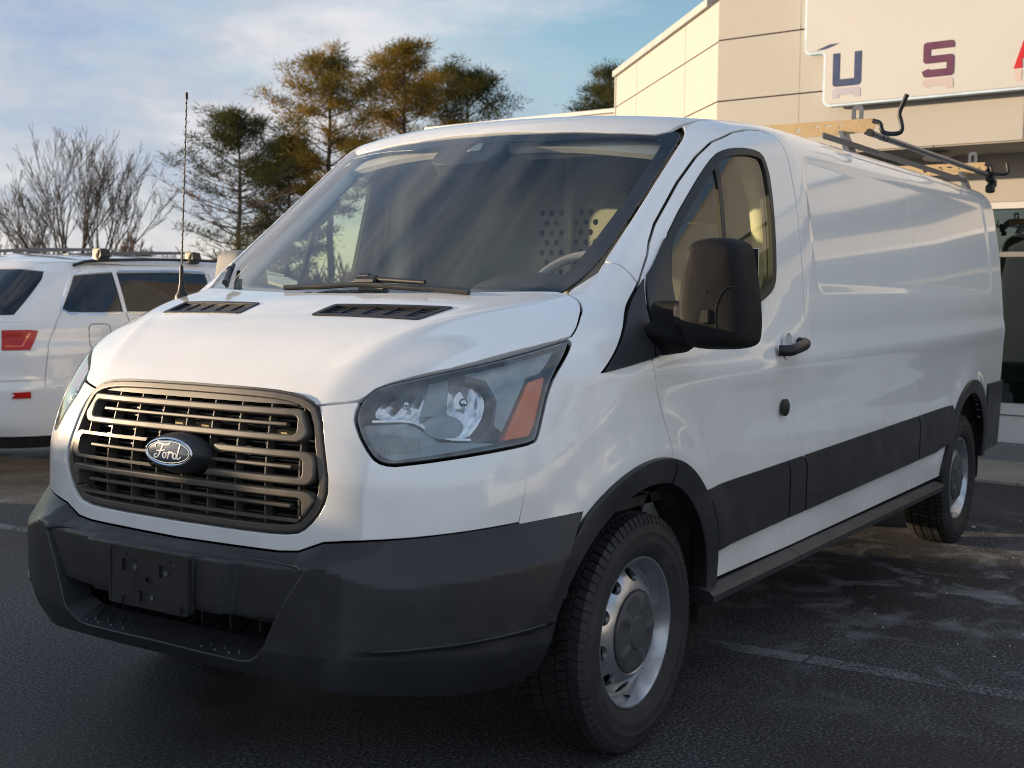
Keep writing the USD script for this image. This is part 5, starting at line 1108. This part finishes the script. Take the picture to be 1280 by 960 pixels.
# the lower wing behind
BO = np.array([10.99, 4.61]) + WD * -0.6 + WN * -0.2
wing = obj('wall', wallmesh(BO, WD, WN, -1.5, 3.2, -0.05, 3.30, -5.0, 0.0), M['wall'], bld)
obj('roof_edge', wallmesh(BO, WD, WN, -1.5, 3.5, 3.305, 3.44, -5.2, 0.35), M['cap'+'ping'], wing)
obj('roof_edge_trim', wallmesh(BO, WD, WN, -1.5, 3.53, 3.443, 3.49, -5.2, 0.38), M['frame'], wing)

# the sign on the front
sign = thing('sign_board', 'cream sign board with U S A in blue, purple and red on the building front', 'sign', (*(W0 + WD * 0.0), 0))
def on_wall(poly, n0, n1):
    m = EXTR(poly, n1 - n0)
    T = np.eye(4); T[:3, 0] = [-WD[0], -WD[1], 0]; T[:3, 1] = [0, 0, 1]; T[:3, 2] = [WN[0], WN[1], 0]; T[:3, 3] = [WN[0] * n0, WN[1] * n0, 0]
    m.apply_transform(T)
    return m
# u runs to the right along the wall from W0, v is height
shape = unary_union([sbox(-1.11, 2.835, 12.0, 3.75).buffer(-0.06).buffer(0.06, 12), sbox(-1.28, 3.262, 12.0, 4.35).buffer(-0.05).buffer(0.05, 12)]).buffer(0.03).buffer(-0.03)
brd = obj('board', on_wall(shape, 0.05, 0.13), M['pale'], sign)
obj('board_face', on_wall(shape.buffer(-0.018), 0.1305, 0.136), M['board'], brd)
for t in (-0.6, 1.2, 3.0): obj('board_mount', on_wall(sbox(t, 2.95, t + 0.08, 4.1), 0.0, 0.05), M['cap'+'ping'], brd)
def letter_mat(name, c): return mat_plain(name, c, 0.4, var=0.03)
m_u, m_s, m_a = letter_mat('letter_blue', (0.035, 0.055, 0.14)), letter_mat('letter_purple', (0.11, 0.03, 0.075)), letter_mat('letter_red', (0.50, 0.012, 0.015))
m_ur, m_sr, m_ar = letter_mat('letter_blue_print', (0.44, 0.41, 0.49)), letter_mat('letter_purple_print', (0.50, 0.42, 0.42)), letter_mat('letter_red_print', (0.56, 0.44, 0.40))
lw = 0.055
def u_shape(w, h): return sbox(0, 0, w, h).buffer(-0.03).buffer(0.03).union(sbox(0, 0.06, w, h)).difference(sbox(lw, lw, w - lw, h + 1))
def s_shape(w, h):
    c = LineString([(w - lw / 2, h - 0.055), (w - lw / 2, h - lw / 2), (lw / 2, h - lw / 2), (lw / 2, h / 2), (w - lw / 2, h / 2), (w - lw / 2, lw / 2), (lw / 2, lw / 2), (lw / 2 - 0.01, 0.055)])
    return c.buffer(lw / 2, cap_style=2, join_style=1)
def a_shape(w, h):
    o = PLY([(0, 0), (w * 0.36, h), (w * 0.64, h), (w, 0), (w - 0.06, 0), (w * 0.76, h * 0.26), (w * 0.24, h * 0.26), (0.06, 0)])
    return o.difference(PLY([(w * 0.30, h * 0.42), (w * 0.5, h * 0.90), (w * 0.70, h * 0.42)]))
for nm, fn, u, mt, mr in (('letter', u_shape, -1.025, m_u, m_ur), ('letter', s_shape, -0.295, m_s, m_sr), ('letter', a_shape, 0.375, m_a, m_ar)):
    w, h = 0.235, 0.26
    g = affinity.translate(fn(w, h), u, 2.985)
    le = obj(nm, on_wall(g, 0.1365, 0.140), mt, brd)
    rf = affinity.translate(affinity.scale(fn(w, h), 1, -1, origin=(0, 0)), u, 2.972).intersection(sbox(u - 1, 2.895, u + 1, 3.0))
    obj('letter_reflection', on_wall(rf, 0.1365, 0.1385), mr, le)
obj('board_band', on_wall(PLY([(-1.17, 3.288), (-1.10, 3.288), (-1.03, 3.306), (-0.98, 3.325), (-1.06, 3.322)]), 0.1365, 0.139), m_u, brd)

# ---------------------------------------------------------------- ground
def ground_mat():
    nodes = {'g': ('geometry', {}), 'n1': ('noise_texture', {'scale': 85.0, 'detail': 3.0, 'roughness': 0.75}), 'n2': ('noise_texture', {'scale': 0.55, 'detail': 6.0, 'roughness': 0.62}), 'n3': ('noise_texture', {'scale': 3.2, 'detail': 7.0, 'roughness': 0.68, 'distortion': 0.6}),
             'v': ('voronoi_texture', {'scale': 150.0, 'feature': 'f1'}),
             'r1': ('rgb_ramp', {'ramp': [(0.32, (0.008, 0.008, 0.009)), (0.46, (0.026, 0.027, 0.030)), (0.57, (0.072, 0.074, 0.079)), (0.67, (0.22, 0.222, 0.23))]}),
             'r2': ('rgb_ramp', {'ramp': [(0.38, (0.30, 0.30, 0.31)), (0.50, (0.90, 0.90, 0.92)), (0.62, (1.35, 1.37, 1.42))]}),
             'mul': ('mix_color', {'blend_type': 'multiply', 'fac': 1.0}),
             'sx': ('vector_math', {'math_type': 'distance', 'vector2': (3.9, -1.55, 0.0)}),
             'sm': ('map_range', {'from_min': 0.35, 'from_max': 2.6, 'to_min': 0.85, 'to_max': 0.0, 'clamp': True}),
             'r3': ('rgb_ramp', {'ramp': [(0.50, (0, 0, 0)), (0.60, (0.5, 0.5, 0.5)), (0.72, (1, 1, 1))]}),
             'sb': ('mix_color', {'blend_type': 'multiply', 'fac': 1.0}),
             'salt': ('mix_color', {'b': (0.33, 0.35, 0.39)}),
             'rr': ('map_range', {'from_min': 0.36, 'from_max': 0.62, 'to_min': 0.52, 'to_max': 0.92, 'clamp': True}),
             'bm': ('bump', {'strength': 0.7, 'distance': 0.006}), 'p': ('principled_bsdf', {'specular_ior_level': 0.35})}
    links = [('g.position', 'n1.vector'), ('g.position', 'n2.vector'), ('g.position', 'n3.vector'), ('g.position', 'v.vector'), ('n1.fac', 'r1.fac'), ('n2.fac', 'r2.fac'),
             ('r1.color', 'mul.a'), ('r2.color', 'mul.b'), ('g.position', 'sx.vector1'), ('sx.value', 'sm.value'), ('n3.fac', 'r3.fac'), ('r3.color', 'sb.a'), ('sm.result', 'sb.b'), ('sb.result', 'salt.fac'), ('mul.result', 'salt.a'),
             ('salt.result', 'p.base_color'), ('n2.fac', 'rr.value'), ('rr.result', 'p.roughness'), ('n1.fac', 'bm.height'), ('bm.normal', 'p.normal')]
    return usdkit.material(stage, L + 'asphalt', nodes, links, surface='p.BSDF')
grd = obj('ground', trimesh.Trimesh([(-400, -400, 0), (400, -400, 0), (400, 400, 0), (-400, 400, 0)], [(0, 1, 2), (0, 2, 3)]), ground_mat(), None)
tag(grd, kind='structure')
M['line'] = usdkit.material(stage, L + 'road_paint', {'g': ('geometry', {}), 'n': ('noise_texture', {'scale': 70.0, 'detail': 4.0, 'roughness': 0.75}), 'n2': ('noise_texture', {'scale': 1.7, 'detail': 5.0}),
    'a': ('math', {'math_type': 'add'}), 'r': ('map_range', {'from_min': 0.92, 'from_max': 1.22, 'to_min': 0.0, 'to_max': 0.75, 'clamp': True}), 'p': ('principled_bsdf', {'roughness': 0.85, 'base_color': (0.24, 0.25, 0.265)}), 't': ('transparent_bsdf', {}), 'm': ('mix_closure', {})},
    [('g.position', 'n.vector'), ('g.position', 'n2.vector'), ('n.fac', 'a.value1'), ('n2.fac', 'a.value2'), ('a.value', 'r.value'), ('r.result', 'm.fac'), ('t.BSDF', 'm.closure1'), ('p.BSDF', 'm.closure2')], surface='m.closure')
def strip(name, a, b, w, z, lab):
    a, b = np.array(a, float), np.array(b, float); d = (b - a) / np.linalg.norm(b - a); n = np.array([-d[1], d[0]]) * w / 2
    V = [(*(a - n), z), (*(b - n), z), (*(b + n), z), (*(a + n), z)]
    o = obj(name, trimesh.Trimesh(V, [(0, 1, 2), (0, 2, 3)]), M['line'], None); tag(o, kind='structure'); return o
strip('parking_line', (2.02, 3.7), (2.185, -1.06), 0.10, 0.004, '')
strip('parking_line', (2.19, -1.075), (2.22, -7.5), 0.10, 0.004, '')
strip('parking_line', (2.08, 4.26), (8.0, 4.20), 0.10, 0.008, '')
M['concrete'] = mat_plain('concrete', (0.34, 0.315, 0.27), 0.85, var=0.16, scale=1.4, bump=0.2, bscale=120.0, dirt=(0.18, 0.17, 0.16), dscale=1.7, damt=0.6)
pv = None
for k in range(9):
    s_ = wallmesh(W0, WD, WN, 3.0 - 1.8 * k - 0.006, 3.0 - 1.8 * (k + 1) + 0.006, -0.1, 0.02, G - 0.3, 0.42)
    s_.apply_translation((*W0, 0))
    if pv is None: pv = obj('pavement', s_, M['concrete'], None); tag(pv, kind='structure')
    else: obj('pavement_slab', s_, M['concrete'], pv)

# ---------------------------------------------------------------- trees
M['bark'] = mat_plain('bark', (0.085, 0.065, 0.050), 0.9, var=0.3, scale=6.0)
M['twig'] = mat_plain('twig', (0.105, 0.082, 0.066), 0.9, var=0.25, scale=3.0)
M['deadwood'] = mat_plain('dead_branch', (0.15, 0.10, 0.075), 0.9, var=0.25, scale=3.0)
def leaf_mat(name, c1, c2):
    return usdkit.material(stage, L + name, {'g': ('geometry', {}), 'n': ('noise_texture', {'scale': 1.3, 'detail': 4.0}), 'r': ('rgb_ramp', {'ramp': [(0.35, c1), (0.65, c2)]}), 'd': ('diffuse_bsdf', {'roughness': 0.6}), 't': ('translucent_bsdf', {}), 'm': ('mix_closure', {'fac': 0.3})},
        [('g.position', 'n.vector'), ('n.fac', 'r.fac'), ('r.color', 'd.color'), ('r.color', 't.color'), ('d.BSDF', 'm.closure1'), ('t.BSDF', 'm.closure2')], surface='m.closure')
M['needles'] = leaf_mat('pine_needles', (0.11, 0.10, 0.028), (0.42, 0.265, 0.055))
M['needles_dark'] = leaf_mat('dark_pine_needles', (0.04, 0.058, 0.026), (0.14, 0.125, 0.042))
M['rust'] = leaf_mat('rusty_leaves', (0.20, 0.075, 0.03), (0.32, 0.13, 0.05))
def sticks(segs, n=5):
    """many tapered sticks (a, b, ra, rb) as one mesh, quickly"""
    A = np.array([s[0] for s in segs]); B = np.array([s[1] for s in segs]); ra = np.array([s[2] for s in segs]); rb = np.array([s[3] for s in segs])
    t = B - A; t /= np.maximum(np.linalg.norm(t, axis=1), 1e-9)[:, None]
    ref = np.where(np.abs(t[:, 2:3]) < 0.9, [[0, 0, 1.0]], [[1.0, 0, 0]]); u = np.cross(t, ref); u /= np.linalg.norm(u, axis=1)[:, None]; v = np.cross(t, u)
    ang = np.arange(n) * 2 * PI / n
    ring = np.cos(ang)[None, :, None] * u[:, None] + np.sin(ang)[None, :, None] * v[:, None]
    V = np.concatenate([A[:, None] + ring * ra[:, None, None], B[:, None] + ring * rb[:, None, None]], 1).reshape(-1, 3)
    k = np.arange(n); q = (k + 1) % n
    f = np.vstack([np.stack([k, q, n + q], -1), np.stack([k, n + q, n + k], -1)])
    F = (np.arange(len(segs))[:, None, None] * 2 * n + f[None]).reshape(-1, 3)
    return trimesh.Trimesh(V, F, process=False)
def vec(az, el): return np.array([math.cos(el) * math.cos(az), math.cos(el) * math.sin(az), math.sin(el)])
def bare_tree(name, label, loc, H, seed, stems=5, spread=0.42, mats=('bark', 'twig'), depth=5, group=None, thick=0.015):
    r = random.Random(seed); limbs, twigs = [], []
    def grow(p, d, ln, rad, lv):
        k = 4
        for i in range(k):
            d2 = d + np.array([r.gauss(0, .06), r.gauss(0, .06), 0.035]); d2 /= np.linalg.norm(d2)
            q = p + d2 * ln / k; r2 = rad * 0.90
            (limbs if lv < 2 else twigs).append((p, q, rad, r2)); p, d, rad = q, d2, r2
            if i >= 1 and lv < depth and r.random() < 0.62:
                az = r.uniform(0, 2 * PI); s = d + 0.52 * np.array([math.cos(az), math.sin(az), r.uniform(0.0, 0.35)]); s /= np.linalg.norm(s)
                grow(p, s, ln * r.uniform(0.45, 0.72), rad * 0.55, lv + 1)
        if lv < depth:
            for j in range(2):
                az = r.uniform(0, 2 * PI); s = d + r.uniform(0.15, 0.36) * np.array([math.cos(az), math.sin(az), 0.1]); s /= np.linalg.norm(s)
                grow(p, s, ln * r.uniform(0.60, 0.80), rad * 0.70, lv + 1 + (j == 1))
    for s in range(stems):
        lat = spread * (2 * (s + 0.5) / stems - 1) + r.uniform(-.05, .05); dp = r.uniform(-.3, .3); d = np.array([0.549 * lat + 0.836 * dp, -0.836 * lat + 0.549 * dp, 1.0]); d /= np.linalg.norm(d)
        grow(np.array([0.549 * lat * 0.5, -0.836 * lat * 0.5, 0.0]), d, H * 0.40 * (1.1 - 0.5 * abs(lat)), H * thick, 0)
    z = max(s[1][2] for s in limbs + twigs); k = H / z
    fix = lambda L_: [(a * k, b * k, max(ra * k, 0.008), max(rb * k, 0.005)) for a, b, ra, rb in L_]
    t = thing(name, label, 'bush' if 'bush' in name else 'tree', loc, 0, group)
    obj('trunk', sticks(fix(limbs), 6), M[mats[0]], t)
    obj('twigs', sticks(fix(twigs), 3), M[mats[1]], t, kind='stuff')
    return t
def pine_tree(name, label, loc, H, seed, R=0.30, start=0.18, mat='needles', dead=0.0, gap=0.3, group=None, dens=1.0, lean=0.0, top=0.3):
    r = random.Random(seed); g = np.random.default_rng(seed)
    bole, limbs, tufts, dry = [], [], [], []
    p = np.zeros(3); n = 20; pts = [p]
    for i in range(n):
        p = p + np.array([r.gauss(0, .010) * H / 4 + lean * H / n, r.gauss(0, .010) * H / 4, H / n]); pts.append(p)
    for i in range(n): bole.append((pts[i], pts[i + 1], H * 0.016 * (1 - i / (n + .5)) + 0.014, H * 0.016 * (1 - (i + 1) / (n + .5)) + 0.012))
    z = start
    while z < 0.97:
        i = min(int(z * n), n - 1); f = z * n - i; o = pts[i] * (1 - f) + pts[i + 1] * f
        az0 = r.uniform(0, 2 * PI); m = r.choice((3, 4, 5))
        for b in range(m):
            az = az0 + 2 * PI * b / m + r.uniform(-.4, .4); prof = min(1.0, ((1 - z) / top) ** 0.75) * min(1.0, 0.7 + 1.5 * (z - start)) + 0.04
            ln = H * R * prof * r.choice((0.5, 0.75, 1.0, 1.0, 1.3)) + 0.12
            el = r.uniform(-0.12, 0.18) + 0.55 * z ** 2
            isdead = r.random() < dead * (1.35 - z)
            d = vec(az, el); q = o; seg = 6; rad = 0.0045 * H * (1 - z) + 0.012
            for s in range(seg):
                d = d + np.array([r.gauss(0, .10), r.gauss(0, .10), 0.05 + r.gauss(0, .05)]); d /= np.linalg.norm(d)
                q2 = q + d * ln / seg; r2 = rad * 0.78
                (dry if isdead else limbs).append((q, q2, rad, r2)); q, rad = q2, r2
                if s >= 1:
                    for w in range(2):
                        side = np.cross(d, [0, 0, 1.0]) * (1 if w else -1)
                        sd = d * 0.6 + side * r.uniform(.4, 1.0) + np.array([0, 0, r.gauss(0.12, .16)]); sd /= np.linalg.norm(sd); e = q + sd * ln * r.uniform(0.10, 0.26) * (1.25 - s / seg)
                        (dry if isdead else limbs).append((q, e, rad * 0.5, 0.006))
                        if isdead:
                            for _ in range(4):
                                s3 = sd + np.array([r.gauss(0, .6), r.gauss(0, .6), r.gauss(.25, .4)]); s3 /= np.linalg.norm(s3); a3 = q + (e - q) * r.uniform(.2, 1); dry.append((a3, a3 + s3 * ln * r.uniform(.08, .2), 0.008, 0.004))
                        elif r.random() > gap: tufts.append(e)
                if not isdead and s >= 2 and r.random() > gap * 0.6: tufts.append(q)
        z += r.uniform(0.024, 0.052) * (1.0 if z > 0.4 else 1.5)
    for k in range(4): tufts.append(pts[-1] - np.array([0, 0, 0.12 * k]))
    t = thing(name, label, 'tree', loc, 0, group)
    obj('trunk', sticks(bole, 8), M['bark'], t); obj('branches', sticks(limbs, 4), M['bark'], t, kind='stuff')
    if dry: obj('dead_branches', sticks(dry, 4), M['deadwood'], t, kind='stuff')
    C = np.array(tufts); m = int(46 * dens)
    s = 0.014 * H + 0.045
    P = np.repeat(C, m, 0) + g.normal(0, 1, (len(C) * m, 3)) * np.array([s, s, s * 0.5])
    d = (P - np.repeat(C, m, 0)) + g.normal(0, s * .5, P.shape) + [0, 0, s * 0.7]; d /= np.linalg.norm(d, axis=1)[:, None]
    w = np.cross(d, g.normal(0, 1, d.shape)); w /= np.linalg.norm(w, axis=1)[:, None]
    ln = g.uniform(0.10, 0.20, (len(P), 1)); wd = g.uniform(0.008, 0.018, (len(P), 1))
    V = np.stack([P - w * wd, P + w * wd, P + d * ln], 1).reshape(-1, 3); F = np.arange(len(V)).reshape(-1, 3)
    obj('crown', trimesh.Trimesh(V, F, process=False), M[mat], t, kind='stuff')
    return t
def at(px, D):
    lat = (px - 640) / FPX * D; y = math.radians(YAW)
    return (CAM[0] + math.cos(y) * D + math.sin(y) * lat, CAM[1] + math.sin(y) * D - math.cos(y) * lat, 0.0)
def hgt(py, D): return CAM[2] + (363 - py) / FPX * D
bare_tree('bare_tree', 'leafless many-stemmed tree spreading above the white car roof at left', at(92, 40), hgt(160, 40), 29, stems=9, spread=0.60, depth=5, thick=0.015)
bare_tree('bare_bush', 'low leafless bush cut by the left edge of the picture', at(-2, 36), hgt(262, 36), 11, stems=4, spread=0.7, depth=4)
bare_tree('rusty_bush', 'small rust-brown bush above the roof bar of the white car', at(166, 38), hgt(288, 38), 3, stems=5, spread=0.5, mats=('deadwood', 'deadwood'), depth=6)
pine_tree('pine_tree', 'half dead pine with bare brown boughs, right behind the van aerial', at(298, 38), hgt(150, 38), 21, R=0.30, start=0.12, mat='needles_dark', dead=0.72, gap=0.40, top=0.4)
pine_tree('pine_tree', 'shorter dark pine between the half dead pine and the tall golden one', at(356, 41), hgt(178, 41), 22, R=0.20, start=0.10, mat='needles_dark', dead=0.1, gap=0.25)
pine_tree('pine_tree', 'golden sunlit pine with open ragged top, tallest at left of the group', at(412, 40), hgt(74, 40), 33, R=0.20, start=0.42, mat='needles', dead=0.05, gap=0.34, top=0.30)
pine_tree('pine_tree', 'tall dense pine in the middle above the windscreen', at(508, 42), hgt(60, 42), 24, R=0.20, start=0.46, mat='needles', dead=0.02, gap=0.14, dens=1.1, top=0.27)
pine_tree('pine_tree', 'smaller narrow pine nearest the roof of the low wing', at(582, 44), hgt(96, 44), 25, R=0.18, start=0.12, mat='needles_dark', dead=0.02, gap=0.18, top=0.2)
pine_tree('pine_tree', 'pine tip showing past the corner of the cream building', at(752, 46), hgt(84, 46), 26, R=0.16, start=0.12, mat='needles_dark', dead=0.05, gap=0.3)
pine_src = stage.GetPrimAtPath('/World/pine_tree_003')
for k, (x, y, lab) in enumerate(((8, -30, 'first pine added behind the camera for reflections in the van'), (15, -34, 'second pine added behind the camera for reflections, set farther back'), (21, -29, 'third pine added behind the camera for reflections, set nearest'), (30, -36, 'fourth pine added behind the camera for reflections, set deepest'), (40, -33, 'last pine added behind the camera for reflections, farthest from the van'))):
    copy_of(pine_src, 'pine_tree', lab, (x, y, 0), 70 * k, 'pines added behind the camera for reflections')  # unseen pines added so their dark shapes reflect in the van paint
# a far belt of trees closes the horizon round the car park
V, F = [], []
rr = np.random.default_rng(5)
segs_ = []
for k in range(2600):
    a = rr.uniform(0, 2 * PI); D = rr.uniform(85, 120)
    x, y = CAM[0] + D * math.cos(a), CAM[1] + D * math.sin(a); h = rr.uniform(1.5, 5.5) * (0.6 + 0.5 * math.sin(a * 3 + 1) ** 2)
    for j in range(3):
        d = np.array([rr.normal(0, .35), rr.normal(0, .35), 1.0]); segs_.append((np.array([x, y, 0.0]), np.array([x, y, 0]) + d * h, 0.22, 0.03))
        segs_.append((np.array([x, y, 0.0]) + d * h * .5, np.array([x, y, 0]) + d * h * .6 + rr.normal(0, 1.0, 3) + [0, 0, .8], 0.12, 0.03))
fb = obj('tree_belt', sticks(segs_, 4), M['deadwood'], None); tag(fb, 'far-off belt of bare trees along the horizon', 'trees', None, 'stuff')

# crumbs of road salt and grit on the asphalt beside the van
rs_ = np.random.default_rng(12); cr = []
for k in range(70):
    x, y = rs_.normal(4.0, 1.3), rs_.normal(-1.5, 0.5); s = rs_.uniform(0.002, 0.006) * (2.2 if rs_.random() < 0.04 else 1)
    m = trimesh.creation.icosahedron(); m.apply_scale(s); m.vertices *= rs_.uniform(0.6, 1.2, (len(m.vertices), 1)); m.vertices[:, 2] *= 0.5; m.apply_translation((x, y, s * 0.3)); cr.append(m)
sc = obj('salt_crumbs', cat_(cr), mat_plain('salt', (0.55, 0.56, 0.58), 0.8, var=0.2), None); tag(sc, 'pale crumbs of salt scattered on the asphalt beside the van', 'salt', None, 'stuff')
